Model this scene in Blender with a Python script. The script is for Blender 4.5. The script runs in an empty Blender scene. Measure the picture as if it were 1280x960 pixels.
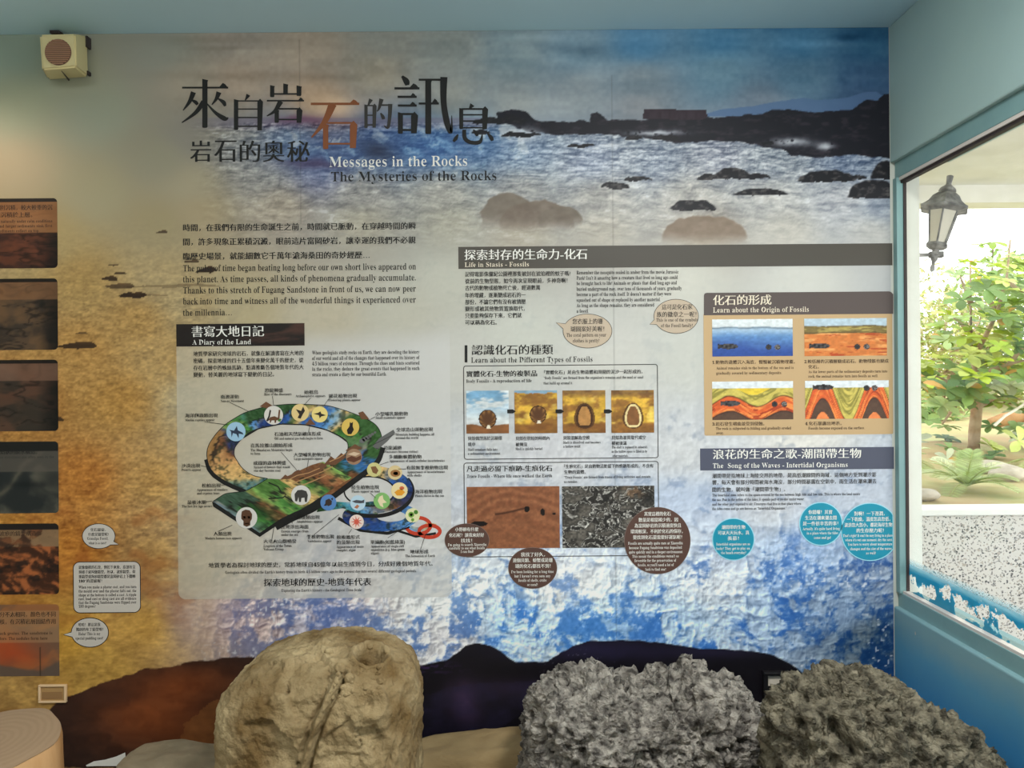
import bpy, bmesh, math, random
import numpy as np
from mathutils import Vector, Matrix
random.seed(7)
scene = bpy.context.scene
COL = scene.collection

# ------------------------------------------------------------------ camera, world, lights, exposure
SC = 0.0031            # metres on the mural wall per photo pixel
D = 2.93               # distance camera - mural wall
CAMZ = 1.6
ROLL = 0.0085
ZC = 2.97              # ceiling height
X0 = 1.471             # right wall face
X1 = 1.503             # window plane

cd = bpy.data.cameras.new('camera')
cd.sensor_width = 36.0
cd.lens = 36.0 * (D / SC) / 1280.0
cd.clip_start = 0.02
cam = bpy.data.objects.new('camera', cd)
cam.location = (0, 0, CAMZ)
cam.rotation_euler = (math.pi / 2, ROLL, 0)
COL.objects.link(cam)
scene.camera = cam

scene.view_settings.view_transform = 'Standard'
scene.view_settings.look = 'None'
scene.view_settings.gamma = 1.0
scene.view_settings.use_curve_mapping = False
scene.view_settings.exposure = 0.15
scene.cycles.use_denoising = True
scene.cycles.max_bounces = 8
scene.cycles.transparent_max_bounces = 12

world = bpy.data.worlds.new('overcast_sky')
scene.world = world
world.use_nodes = True
wn = world.node_tree.nodes
wn['Background'].inputs[0].default_value = (0.99, 0.985, 0.97, 1)
wn['Background'].inputs[1].default_value = 2.9

def light(name, kind, loc, target, power, color, **kw):
    d = bpy.data.lights.new(name, kind)
    d.energy = power
    d.color = color
    for k, v in kw.items():
        setattr(d, k, v)
    o = bpy.data.objects.new(name, d)
    COL.objects.link(o)
    o.location = loc
    o.rotation_euler = (Vector(target) - Vector(loc)).to_track_quat('-Z', 'Y').to_euler()
    return o
light('sun', 'SUN', (6, -4, 8), (3, 6, 0), 1.5, (1.0, 0.96, 0.88), angle=0.2)
light('ceiling_lamp', 'AREA', (-1.3, 0.5, 2.9), (-1.3, 1.1, 0), 30, (1.0, 0.97, 0.92), shape='RECTANGLE', size=0.9, size_y=0.5)
light('ceiling_lamp', 'AREA', (0.8, 0.9, 2.9), (0.75, 1.3, 0), 54, (1.0, 0.98, 0.94), shape='RECTANGLE', size=0.45, size_y=0.3)
light('spot_lamp', 'SPOT', (-2.2, 2.5, 2.66), (-1.98, 2.93, 2.36), 7, (1.0, 0.82, 0.64), spot_size=1.6, spot_blend=1.0, shadow_soft_size=0.05)

# ------------------------------------------------------------------ helpers
CR, SR = math.cos(ROLL), math.sin(ROLL)
def P(px, py, d=D):
    """photo pixel -> world X, Z at distance d"""
    k = SC * d / D
    a, b = (px - 640.0) * k, (480.0 - py) * k
    return a * CR + b * SR, CAMZ - a * SR + b * CR
def unP(X, Z, d=D):
    k = SC * d / D
    z = Z - CAMZ
    a, b = X * CR - z * SR, X * SR + z * CR
    return 640.0 + a / k, 480.0 - b / k

def lin(c):
    c = np.asarray(c, dtype=np.float64)
    return np.where(c <= 0.04045, c / 12.92, ((np.maximum(c, 0) + 0.055) / 1.055) ** 2.4)
def rgb(r, g, b):
    return np.array([r, g, b], dtype=np.float64) / 255.0

def hsh(ix, iy, iz, seed):
    n = (ix.astype(np.int64) * 374761393 + iy.astype(np.int64) * 668265263 + iz * 1274126177 + seed * 974634777) & 0xFFFFFFFF
    n = ((n ^ (n >> 13)) * 1274126177) & 0xFFFFFFFF
    n = (n ^ (n >> 16)) & 0xFFFFFF
    return n / float(0xFFFFFF)
def vn(x, y, seed=0):
    x = np.asarray(x, dtype=np.float64); y = np.asarray(y, dtype=np.float64)
    ix = np.floor(x); iy = np.floor(y)
    fx = x - ix; fy = y - iy
    fx = fx * fx * fx * (fx * (fx * 6 - 15) + 10); fy = fy * fy * fy * (fy * (fy * 6 - 15) + 10)
    a = hsh(ix, iy, 0, seed); b = hsh(ix + 1, iy, 0, seed); c = hsh(ix, iy + 1, 0, seed); d = hsh(ix + 1, iy + 1, 0, seed)
    return (a * (1 - fx) + b * fx) * (1 - fy) + (c * (1 - fx) + d * fx) * fy
def fbm(x, y, o=5, seed=0, g=0.5):
    t = 0.0; a = 1.0; s = 0.0; f = 1.0
    for k in range(o):
        t = t + a * vn(x * f + 17.3 * k, y * f - 9.1 * k, seed + k); s += a; a *= g; f *= 2.03
    return t / s
def billow(x, y, o=5, seed=0, g=0.55):
    t = 0.0; a = 1.0; s = 0.0; f = 1.0
    for k in range(o):
        t = t + a * np.abs(2 * vn(x * f + 7.7 * k, y * f + 3.1 * k, seed + k) - 1); s += a; a *= g; f *= 2.07
    return t / s
def vn3(p, seed=0):
    i = np.floor(p); f = p - i
    f = f * f * (3 - 2 * f)
    x, y, z = i[:, 0], i[:, 1], i[:, 2].astype(np.int64)
    r = 0
    for dz in (0, 1):
        wz = f[:, 2] if dz else 1 - f[:, 2]
        a = hsh(x, y, z + dz, seed); b = hsh(x + 1, y, z + dz, seed); c = hsh(x, y + 1, z + dz, seed); d = hsh(x + 1, y + 1, z + dz, seed)
        r = r + wz * ((a * (1 - f[:, 0]) + b * f[:, 0]) * (1 - f[:, 1]) + (c * (1 - f[:, 0]) + d * f[:, 0]) * f[:, 1])
    return r
def fbm3(p, o=4, seed=0, g=0.5, ridge=False):
    t = 0.0; a = 1.0; s = 0.0; f = 1.0
    for k in range(o):
        n = vn3(p * f + 11.7 * k, seed + k)
        if ridge: n = 1 - np.abs(2 * n - 1)
        t = t + a * n; s += a; a *= g; f *= 2.05
    return t / s
def sstep(a, b, x):
    t = np.clip((x - a) / (b - a), 0, 1)
    return t * t * (3 - 2 * t)
def mix(a, b, t):
    t = np.asarray(t)
    if t.ndim == 1: t = t[:, None]
    return a * (1 - t) + b * t
def inpoly(x, y, pts):
    r = np.zeros(x.shape, bool)
    n = len(pts)
    for i in range(n):
        x1, y1 = pts[i]; x2, y2 = pts[(i + 1) % n]
        if y1 == y2: continue
        c = ((y1 > y) != (y2 > y)) & (x < (x2 - x1) * (y - y1) / (y2 - y1) + x1)
        r ^= c
    return r

MATS = {}
def mat(name, color, rough=0.6, spec=0.3, metal=0.0, srgb=True):
    if name in MATS: return MATS[name]
    m = bpy.data.materials.new(name); m.use_nodes = True
    b = m.node_tree.nodes['Principled BSDF']
    c = lin(rgb(*color)) if srgb else color
    b.inputs['Base Color'].default_value = (*[float(v) for v in c], 1)
    b.inputs['Roughness'].default_value = rough
    b.inputs['Specular IOR Level'].default_value = spec
    b.inputs['Metallic'].default_value = metal
    MATS[name] = m
    return m
def nodes_of(m):
    return m.node_tree.nodes, m.node_tree.links, m.node_tree.nodes['Principled BSDF']
def noisy(name, c1, c2, scale=8.0, rough=0.8, bump=0.0, bscale=None, detail=8, spec=0.25, bdist=0.01, stretch=(1, 1, 1)):
    """two-tone procedural noise material with bump"""
    m = mat(name, c1, rough, spec)
    n, l, b = nodes_of(m)
    tc = n.new('ShaderNodeTexCoord')
    mp = n.new('ShaderNodeMapping'); mp.inputs['Scale'].default_value = stretch
    l.new(tc.outputs['Object'], mp.inputs['Vector'])
    t = n.new('ShaderNodeTexNoise'); t.inputs['Scale'].default_value = scale; t.inputs['Detail'].default_value = detail
    l.new(mp.outputs[0], t.inputs['Vector'])
    r = n.new('ShaderNodeValToRGB')
    r.color_ramp.elements[0].position = 0.35; r.color_ramp.elements[1].position = 0.65
    r.color_ramp.elements[0].color = (*lin(rgb(*c1)), 1); r.color_ramp.elements[1].color = (*lin(rgb(*c2)), 1)
    l.new(t.outputs['Fac'], r.inputs['Fac']); l.new(r.outputs['Color'], b.inputs['Base Color'])
    if bump:
        t2 = n.new('ShaderNodeTexNoise'); t2.inputs['Scale'].default_value = bscale or scale * 3; t2.inputs['Detail'].default_value = 10
        l.new(mp.outputs[0], t2.inputs['Vector'])
        bp = n.new('ShaderNodeBump'); bp.inputs['Strength'].default_value = bump; bp.inputs['Distance'].default_value = bdist
        l.new(t2.outputs['Fac'], bp.inputs['Height']); l.new(bp.outputs['Normal'], b.inputs['Normal'])
    return m
def vcol_mat(name, rough=0.5, spec=0.25, bump=0.0, bscale=60.0, bdist=0.004):
    if name in MATS: return MATS[name]
    m = mat(name, (128, 128, 128), rough, spec)
    n, l, b = nodes_of(m)
    a = n.new('ShaderNodeAttribute'); a.attribute_name = 'print_colour'
    l.new(a.outputs['Color'], b.inputs['Base Color'])
    if bump:
        tc = n.new('ShaderNodeTexCoord')
        t2 = n.new('ShaderNodeTexNoise'); t2.inputs['Scale'].default_value = bscale; t2.inputs['Detail'].default_value = 12
        l.new(tc.outputs['Object'], t2.inputs['Vector'])
        bp = n.new('ShaderNodeBump'); bp.inputs['Strength'].default_value = bump; bp.inputs['Distance'].default_value = bdist
        l.new(t2.outputs['Fac'], bp.inputs['Height']); l.new(bp.outputs['Normal'], b.inputs['Normal'])
    return m

def link(name, me, parent=None, m=None, label=None):
    me.name = name
    o = bpy.data.objects.new(name, me)
    COL.objects.link(o)
    if parent is not None: o.parent = parent
    if m is not None: me.materials.append(m)
    if label: o['label'] = label
    return o
def tag(o, label, cat, group=None, kind=None):
    if label: o['label'] = label
    if cat: o['category'] = cat
    if group: o['group'] = group
    if kind: o['kind'] = kind
    return o
def struct(o):
    o['kind'] = 'structure'
    return o
def empty(name, loc, label=None, cat=None, group=None, rz=0):
    o = bpy.data.objects.new(name, None)
    o.empty_display_size = 0.05
    COL.objects.link(o); o.location = loc; o.rotation_euler = (0, 0, rz)
    return tag(o, label, cat, group)
def np_mesh(name, verts, faces, cols=None, smooth=False):
    """verts (n,3); faces list or (m,4) array"""
    me = bpy.data.meshes.new(name)
    if isinstance(faces, np.ndarray):
        nv, nf, k = len(verts), len(faces), faces.shape[1]
        me.vertices.add(nv); me.vertices.foreach_set('co', np.asarray(verts, dtype=np.float32).ravel())
        me.loops.add(nf * k); me.loops.foreach_set('vertex_index', faces.astype(np.int32).ravel())
        me.polygons.add(nf)
        me.polygons.foreach_set('loop_start', np.arange(0, nf * k, k, dtype=np.int32))
        me.update(calc_edges=True)
    else:
        me.from_pydata([tuple(v) for v in verts], [], faces)
    if cols is not None:
        ca = me.color_attributes.new('print_colour', 'FLOAT_COLOR', 'POINT')
        c4 = np.ones((len(verts), 4), dtype=np.float32); c4[:, :3] = lin(np.clip(cols, 0, 1))
        ca.data.foreach_set('color', c4.ravel())
    if smooth:
        me.polygons.foreach_set('use_smooth', np.ones(len(me.polygons), dtype=bool))
    me.update()
    return me
def grid_faces(nu, nv):
    i = np.arange(nu - 1)[None, :] + np.arange(nv - 1)[:, None] * nu
    i = i.ravel()
    return np.stack([i, i + 1, i + 1 + nu, i + nu], 1)

def box_bm(bm, x0, x1, y0, y1, z0, z1, bev=0.0, seg=2):
    v = [bm.verts.new(p) for p in ((x0, y0, z0), (x1, y0, z0), (x1, y1, z0), (x0, y1, z0), (x0, y0, z1), (x1, y0, z1), (x1, y1, z1), (x0, y1, z1))]
    fs = [bm.faces.new([v[i] for i in q]) for q in ((0, 3, 2, 1), (4, 5, 6, 7), (0, 1, 5, 4), (1, 2, 6, 5), (2, 3, 7, 6), (3, 0, 4, 7))]
    if bev:
        es = list({e for f in fs for e in f.edges})
        bmesh.ops.bevel(bm, geom=es, offset=bev, segments=seg, affect='EDGES', profile=0.5)
def bm_obj(name, bm, m, parent=None, smooth=False, label=None):
    me = bpy.data.meshes.new(name); bmesh.ops.recalc_face_normals(bm, faces=bm.faces[:]); bm.to_mesh(me); bm.free()
    if smooth:
        for p in me.polygons: p.use_smooth = True
    return link(name, me, parent, m, label)
def boxes(name, lst, m, parent=None, bev=0.0, label=None):
    bm = bmesh.new()
    for b in lst: box_bm(bm, *b, bev=bev)
    return bm_obj(name, bm, m, parent, label=label)
def tube_bm(bm, pts, radii, n=8, cap=True):
    pts = [Vector(p) for p in pts]
    rings = []
    for i, p in enumerate(pts):
        t = (pts[min(i + 1, len(pts) - 1)] - pts[max(i - 1, 0)]).normalized()
        a = t.cross(Vector((0, 0, 1)))
        if a.length < 0.05: a = t.cross(Vector((0, 1, 0)))
        a.normalize(); b = t.cross(a)
        r = radii[i] if isinstance(radii, (list, tuple)) else radii
        rings.append([bm.verts.new(p + (a * math.cos(2 * math.pi * k / n) + b * math.sin(2 * math.pi * k / n)) * r) for k in range(n)])
    for i in range(len(rings) - 1):
        for k in range(n):
            bm.faces.new((rings[i][k], rings[i][(k + 1) % n], rings[i + 1][(k + 1) % n], rings[i + 1][k]))
    if cap:
        bm.faces.new(rings[0]); bm.faces.new(rings[-1])
def lathe_bm(bm, prof, n=12, M=None):
    """prof: list of (r, z)"""
    rings = []
    for r, z in prof:
        ring = []
        for k in range(n):
            p = Vector((r * math.cos(2 * math.pi * k / n), r * math.sin(2 * math.pi * k / n), z))
            ring.append(bm.verts.new(M @ p if M else p))
        rings.append(ring)
    for i in range(len(rings) - 1):
        for k in range(n):
            bm.faces.new((rings[i][k], rings[i][(k + 1) % n], rings[i + 1][(k + 1) % n], rings[i + 1][k]))
    bm.faces.new(rings[0]); bm.faces.new(rings[-1])

# ------------------------------------------------------------------ print helpers (mural-plane, photo-pixel units)
LAY = 0.0004
def plane_pts(pts, layer):
    out = []
    for x, y in pts:
        X, Z = P(x, y)
        out.append((X, -layer * LAY, Z))
    return out
def poly(name, pts, m, layer, parent, label=None):
    me = np_mesh(name, plane_pts(pts, layer), [list(range(len(pts)))])
    return link(name, me, parent, m, label)
def quads(name, strips, m, layer, parent, label=None):
    """strips: list of (left pts, right pts)"""
    vs, fs = [], []
    for si, (L, R) in enumerate(strips):
        b = len(vs); n = len(L)
        ly = layer + .05 * min(si, 20)
        vs += plane_pts(L, ly) + plane_pts(R, ly)
        fs += [[b + i, b + i + 1, b + n + i + 1, b + n + i] for i in range(n - 1)]
    return link(name, np_mesh(name, vs, fs), parent, m, label)
def offset_strip(pts, w, closed=False):
    n = len(pts); L, R = [], []
    for i, p in enumerate(pts):
        a = pts[(i - 1) % n] if closed or i > 0 else p
        b = pts[(i + 1) % n] if closed or i < n - 1 else p
        dx, dy = b[0] - a[0], b[1] - a[1]
        q = math.hypot(dx, dy) or 1
        ww = (w[i] if isinstance(w, (list, tuple)) else w) / 2
        L.append((p[0] - dy / q * ww, p[1] + dx / q * ww)); R.append((p[0] + dy / q * ww, p[1] - dx / q * ww))
    if closed: L.append(L[0]); R.append(R[0])
    return L, R
def ellipse(cx, cy, rx, ry, n=40):
    return [(cx + rx * math.cos(2 * math.pi * k / n), cy + ry * math.sin(2 * math.pi * k / n)) for k in range(n)]
def rrect(x0, y0, x1, y1, r, n=6):
    """rectangle square to the mural (which the camera sees a little rolled), anchored at its centre"""
    cx, cy, w, h = (x0 + x1) / 2, (y0 + y1) / 2, (x1 - x0) / 2, (y1 - y0) / 2
    o = []
    for sx, sy, a0 in ((1, 1, 0), (-1, 1, 90), (-1, -1, 180), (1, -1, 270)):
        for k in range(n + 1):
            a = math.radians(a0 + 90 * k / n)
            o.append((sx * (w - r) + r * math.cos(a), sy * (h - r) + r * math.sin(a)))
    return [(cx + x * CR + y * SR, cy - x * SR + y * CR) for x, y in o]

def gprint(name, x0, y0, x1, y1, rx, ry, painter, layer, parent, step=1.6, m=None, label=None, left_square=False, bottom_square=False):
    cx, cy, w, h = (x0 + x1) / 2, (y0 + y1) / 2, x1 - x0, y1 - y0
    nu = max(4, int(w / step) + 1); nv = max(4, int(h / step) + 1)
    v = np.linspace(0, 1, nv)
    if ry > 0:
        ex = ry * (1 - np.cos(np.linspace(0, math.pi / 2, 8))) / h
        v = np.unique(np.concatenate([v, ex, 1 - ex]).round(6)); v = v[np.concatenate([[True], np.diff(v) > 1e-5])]
    nv = len(v)
    u = np.linspace(0, 1, nu)
    ins = np.zeros(nv)
    if ry > 0:
        d = np.minimum(v, np.full(nv, 9.0) if bottom_square else 1 - v) * h
        k = np.clip((ry - d) / ry, 0, 0.9995)
        ins = np.where(d < ry, rx * (1 - np.sqrt(1 - k * k)), 0)
    U, V = np.meshgrid(u, v)
    insl = ins[:, None] * (0 if left_square else 1)
    lx = insl + U * (w - insl - ins[:, None]) - w / 2
    ly = V * h - h / 2
    px = cx + lx * CR + ly * SR; py = cy - lx * SR + ly * CR
    a, b = (px - 640.0) * SC, (480.0 - py) * SC
    X = a * CR + b * SR; Z = CAMZ - a * SR + b * CR
    vs = np.stack([X.ravel(), np.full(X.size, -layer * LAY), Z.ravel()], 1)
    cols = painter(((lx + w / 2) / w).ravel(), V.ravel(), px.ravel(), py.ravel())
    me = np_mesh(name, vs, grid_faces(nu, nv)[:, ::-1], cols)
    return link(name, me, parent, m or vcol_mat('printed_film'), label)

# ------------------------------------------------------------------ lettering
def is_lat(ch): return ord(ch) < 0x250 or ch in '“”’–…'
def serif(s):
    r = ''
    for ch in s:
        if 'A' <= ch <= 'Z': r += chr(0x1D400 + ord(ch) - 65)
        elif 'a' <= ch <= 'z': r += chr(0x1D41A + ord(ch) - 97)
        elif '0' <= ch <= '9': r += chr(0x1D7CE + ord(ch) - 48)
        else: r += ch
    return r
def glyph_line(s, dx, dy, res=2):
    """outline text -> (verts Nx2, faces): horizontals thinned by dy, uprights fattened by dx (em units)"""
    c = bpy.data.curves.new('lettering', 'FONT'); c.body = serif(s); c.size = 1.0
    o = bpy.data.objects.new('lettering', c); COL.objects.link(o)
    dg = bpy.context.evaluated_depsgraph_get()
    cu = o.evaluated_get(dg).to_curve(dg)
    n = len(cu.splines)
    data = []
    for sp in cu.splines:
        k = len(sp.bezier_points)
        if k < 2: continue
        co = np.empty(k * 3); hl = np.empty(k * 3); hr = np.empty(k * 3)
        sp.bezier_points.foreach_get('co', co); sp.bezier_points.foreach_get('handle_left', hl); sp.bezier_points.foreach_get('handle_right', hr)
        data.append([co.reshape(-1, 3)[:, :2], hl.reshape(-1, 3)[:, :2], hr.reshape(-1, 3)[:, :2]])
    area = sum(0.5 * np.sum(a[:, 0] * np.roll(a[:, 1], -1) - np.roll(a[:, 0], -1) * a[:, 1]) for a, _, _ in data)
    sg = 1.0 if area > 0 else -1.0
    c2 = bpy.data.curves.new('lettering', 'CURVE'); c2.dimensions = '2D'; c2.fill_mode = 'BOTH'; c2.resolution_u = res
    for co, hl, hr in data:
        k = len(co)
        t1 = co - hl; t2 = hr - co
        z = np.hypot(*t1.T) < 1e-6; t1[z] = (co - np.roll(co, 1, 0))[z]
        z = np.hypot(*t2.T) < 1e-6; t2[z] = (np.roll(co, -1, 0) - co)[z]
        t1 /= np.maximum(np.hypot(*t1.T), 1e-9)[:, None]; t2 /= np.maximum(np.hypot(*t2.T), 1e-9)[:, None]
        n1 = np.stack([t1[:, 1], -t1[:, 0]], 1) * sg; n2 = np.stack([t2[:, 1], -t2[:, 0]], 1) * sg
        pick = lambda q: np.where(np.abs(n1[:, q]) > np.abs(n2[:, q]), n1[:, q], n2[:, q])
        off = np.stack([pick(0) * dx, -pick(1) * dy], 1)
        sp = c2.splines.new('BEZIER'); sp.bezier_points.add(k - 1); sp.use_cyclic_u = True
        z3 = lambda a: np.concatenate([a + off, np.zeros((k, 1))], 1).ravel()
        for bp in sp.bezier_points: bp.handle_left_type = bp.handle_right_type = 'FREE'
        sp.bezier_points.foreach_set('co', z3(co)); sp.bezier_points.foreach_set('handle_left', z3(hl)); sp.bezier_points.foreach_set('handle_right', z3(hr))
    o2 = bpy.data.objects.new('lettering', c2); COL.objects.link(o2)
    me = o2.to_mesh()
    vs = np.empty(len(me.vertices) * 3); me.vertices.foreach_get('co', vs)
    fs = [list(p.vertices) for p in me.polygons]
    vs = vs.reshape(-1, 3)[:, :2].copy()
    o2.to_mesh_clear()
    bpy.data.objects.remove(o2); bpy.data.objects.remove(o)
    bpy.data.curves.remove(c2); bpy.data.curves.remove(c)
    return vs, fs
def text(name, lines, m, layer, parent, label=None):
    """lines: (string, x0, x1, y centre, size px [, box height]); px units"""
    VS, FS = [], []
    b = 0
    for ln in lines:
        s, x0, x1, yc, size = ln[:5]
        lat = all(is_lat(ch) for ch in s)
        if lat: dx, dy = (-0.017, -0.002) if size > 8 else (-0.012, -0.006)
        else: dx, dy = (0.0, 0.010) if size > 12 else (0.0, 0.004)
        vs, fs = glyph_line(s, dx, dy, 3 if size > 10 else 1)
        if not len(vs): continue
        mn, mx = vs[:, 0].min(), vs[:, 0].max()
        k = (x1 - x0) / max(mx - mn, 1e-6)
        if len(ln) > 5:
            my, My = vs[:, 1].min(), vs[:, 1].max()
            ly = -((vs[:, 1] - (my + My) / 2) * ln[5] / (My - my))
        else:
            ly = -(vs[:, 1] - (0.32 if lat else 0.37)) * size
        lx = (vs[:, 0] - mn) * k
        px = x0 + lx * CR + ly * SR; py = yc - lx * SR + ly * CR
        a, bb = (px - 640.0) * SC, (480.0 - py) * SC
        VS.append(np.stack([a * CR + bb * SR, np.full(len(vs), -layer * LAY), CAMZ - a * SR + bb * CR], 1))
        FS += [[i + b for i in f] for f in fs]
        b += len(vs)
        if not lat:      # the bold uprights of the printed face: the line struck again a hair to the right
            w = VS[-1].copy(); w[:, 0] += (.034 if size > 12 else .042 if size > 8 else .03) * size * SC; w[:, 1] -= LAY * .1
            VS.append(w); FS += [[i + b for i in f] for f in fs]; b += len(vs)
    me = np_mesh(name, np.concatenate(VS), FS)
    return link(name, me, parent, m, label)

# ------------------------------------------------------------------ room shell
wallm = noisy('painted_plaster', (158, 184, 184), (164, 190, 188), scale=2.5, rough=0.55, bump=0.05, bscale=40)
ceilm = noisy('ceiling_paint', (186, 218, 232), (192, 223, 236), scale=1.2, rough=0.5, bump=0.04, bscale=25)
plainm = noisy('room_plaster', (196, 200, 192), (205, 208, 200), scale=2, rough=0.7)
floorm = noisy('floor_stone', (176, 168, 156), (150, 143, 134), scale=5, rough=0.6, bump=0.1)
trimm = noisy('teal_joinery', (128, 162, 163), (120, 155, 158), scale=6, rough=0.45, bump=0.06, bscale=50)
darkm = mat('dark_gasket', (58, 50, 50), 0.6)
whitem = noisy('white_render', (226, 224, 216), (236, 234, 228), scale=6, rough=0.8, bump=0.1, bscale=60)

XL, YB = -3.3, -2.4
struct(boxes('wall_back', [(XL, X1 + 0.02, D, D + 0.2, 0, ZC + 0.1)], plainm))
struct(boxes('wall_left', [(XL - 0.15, XL, YB, D + 0.2, 0, ZC + 0.1)], plainm))
struct(boxes('wall_rear', [(XL - 0.15, X1 + 0.2, YB - 0.15, YB, 0, ZC + 0.1)], plainm))
struct(boxes('ceiling', [(XL - 0.15, X1 + 0.25, YB - 0.15, D + 0.2, ZC, ZC + 0.15)], ceilm))
struct(boxes('floor', [(XL - 0.15, X1 + 0.25, YB - 0.15, D + 0.2, -0.1, 0)], floorm))
struct(boxes('baseboard_back', [(XL, X0, D - 0.018, D, 0, 0.125)], mat('black_base', (22, 20, 20), 0.5), bev=0.003))

# right wall: a deep upper and lower part that stand proud of the window
ZLT = P(1112, 204)[1]      # underside of the upper part
ZGT = P(1122, 226)[1]      # top of the glass
ZGB = P(1128, 738)[1]      # bottom of the glass
ZLB = P(1117, 757)[1]      # lip of the lower part
bm = bmesh.new()
box_bm(bm, X0, X1 + 0.2, YB, D, ZLT, ZC, bev=0.006)
bm_obj('wall_right', bm, wallm)['kind'] = 'structure'
# lower part carries the painted sea
lowm = mat('sea_painted_wall', (60, 110, 150), 0.45, 0.35)
n, l, b = nodes_of(lowm)
tc = n.new('ShaderNodeTexCoord'); sx = n.new('ShaderNodeSeparateXYZ'); l.new(tc.outputs['Object'], sx.inputs[0])
nz = n.new('ShaderNodeTexNoise'); nz.inputs['Scale'].default_value = 3.0; nz.inputs['Detail'].default_value = 6; l.new(tc.outputs['Object'], nz.inputs['Vector'])
ma = n.new('ShaderNodeMath'); ma.operation = 'MULTIPLY_ADD'; ma.inputs[1].default_value = 0.22
l.new(nz.outputs['Fac'], ma.inputs[0]); l.new(sx.outputs['Z'], ma.inputs[2])
mr = n.new('ShaderNodeMapRange'); mr.inputs['From Min'].default_value = 0.35; mr.inputs['From Max'].default_value = ZLB + 0.11
l.new(ma.outputs[0], mr.inputs['Value'])
cr = n.new('ShaderNodeValToRGB')
e = cr.color_ramp.elements
e[0].position = 0.0; e[0].color = (*lin(rgb(44, 104, 156)), 1)
e[1].position = 0.93; e[1].color = (*lin(rgb(128, 165, 172)), 1)
x_ = e.new(0.45); x_.color = (*lin(rgb(58, 132, 184)), 1)
x_ = e.new(0.75); x_.color = (*lin(rgb(90, 152, 184)), 1)
l.new(mr.outputs[0], cr.inputs['Fac'])
# chipped paint at the lip
nc = n.new('ShaderNodeTexNoise'); nc.inputs['Scale'].default_value = 16.0; nc.inputs['Detail'].default_value = 8; l.new(tc.outputs['Object'], nc.inputs['Vector'])
gz = n.new('ShaderNodeMapRange'); gz.inputs['From Min'].default_value = ZLB - 0.18; gz.inputs['From Max'].default_value = ZLB + 0.02; gz.inputs['To Min'].default_value = -0.35; gz.inputs['To Max'].default_value = 0.0
l.new(sx.outputs['Z'], gz.inputs['Value'])
ad = n.new('ShaderNodeMath'); ad.operation = 'ADD'; l.new(nc.outputs['Fac'], ad.inputs[0]); l.new(gz.outputs[0], ad.inputs[1])
gt = n.new('ShaderNodeMath'); gt.operation = 'GREATER_THAN'; gt.inputs[1].default_value = 0.635; l.new(ad.outputs[0], gt.inputs[0])
mx = n.new('ShaderNodeMix'); mx.data_type = 'RGBA'
l.new(gt.outputs[0], mx.inputs['Factor']); l.new(cr.outputs['Color'], mx.inputs['A']); mx.inputs['B'].default_value = (*lin(rgb(196, 188, 168)), 1)
l.new(mx.outputs['Result'], b.inputs['Base Color'])
bm = bmesh.new()
box_bm(bm, X0, X1 + 0.2, YB, D, 0, ZLB, bev=0.008, seg=3)
bm_obj('wall_right', bm, lowm)['kind'] = 'structure'

# window in the right wall
W0, W1 = -1.6, D - 0.001
XF = X1 - 0.004
win = struct(empty('window_1', (X1, W1, ZGB)))
def wpart(name, lst, m, bev=0.0):
    o = boxes(name, lst, m, win, bev); o.matrix_parent_inverse = Matrix.Translation(win.location).inverted(); return o
wpart('head_board', [(X1 - 0.014, X1 + 0.06, W0, W1, ZGT + 0.006, ZLT + 0.004)], trimm, 0.002)
wpart('bottom_rail', [(X1 - 0.014, X1 + 0.06, W0, W1, ZLB - 0.004, ZGB - 0.004)], trimm, 0.002)
wpart('side_frame', [(X1 - 0.022, X1 + 0.004, D - 0.03, W1, ZGB - 0.004, ZGT + 0.006)], trimm, 0.002)
wpart('side_frame', [(X1 - 0.022, X1 + 0.06, W0, W0 + 0.04, ZGB - 0.004, ZGT + 0.006)], trimm, 0.002)
wpart('mullion', [(X1 - 0.01, X1 + 0.04, 0.62, 0.68, ZGB - 0.004, ZGT + 0.006)], trimm, 0.002)
wpart('glazing_bead', [(X1 - 0.012, X1 + 0.012, W0, D - 0.03, ZGT - 0.006, ZGT + 0.006)], mat('pale_bead', (214, 206, 200), 0.4))
wpart('glazing_bead', [(X1 - 0.010, X1 + 0.012, W0, D - 0.03, ZGB - 0.006, ZGB + 0.006)], mat('pale_bead', (214, 206, 200), 0.4))
wpart('gasket', [(X1 - 0.006, X1 + 0.014, W0, D - 0.03, ZGT - 0.017, ZGT - 0.006), (X1 + 0.003, X1 + 0.014, D - 0.034, W1, ZGB, ZGT)], darkm)
glass = bpy.data.materials.new('window_glass'); glass.use_nodes = True
n, l = glass.node_tree.nodes, glass.node_tree.links
n.remove(n['Principled BSDF'])
tr = n.new('ShaderNodeBsdfTransparent'); tr.inputs[0].default_value = (0.95, 0.97, 0.96, 1)
gl = n.new('ShaderNodeBsdfGlossy'); gl.inputs['Roughness'].default_value = 0.02
ms = n.new('ShaderNodeMixShader'); ms.inputs[0].default_value = 0.045
l.new(tr.outputs[0], ms.inputs[1]); l.new(gl.outputs[0], ms.inputs[2]); l.new(ms.outputs[0], n['Material Output'].inputs[0])
wpart('glass_pane', [(X1 + 0.014, X1 + 0.018, W0, D - 0.004, ZGB, ZGT)], glass)
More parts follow.
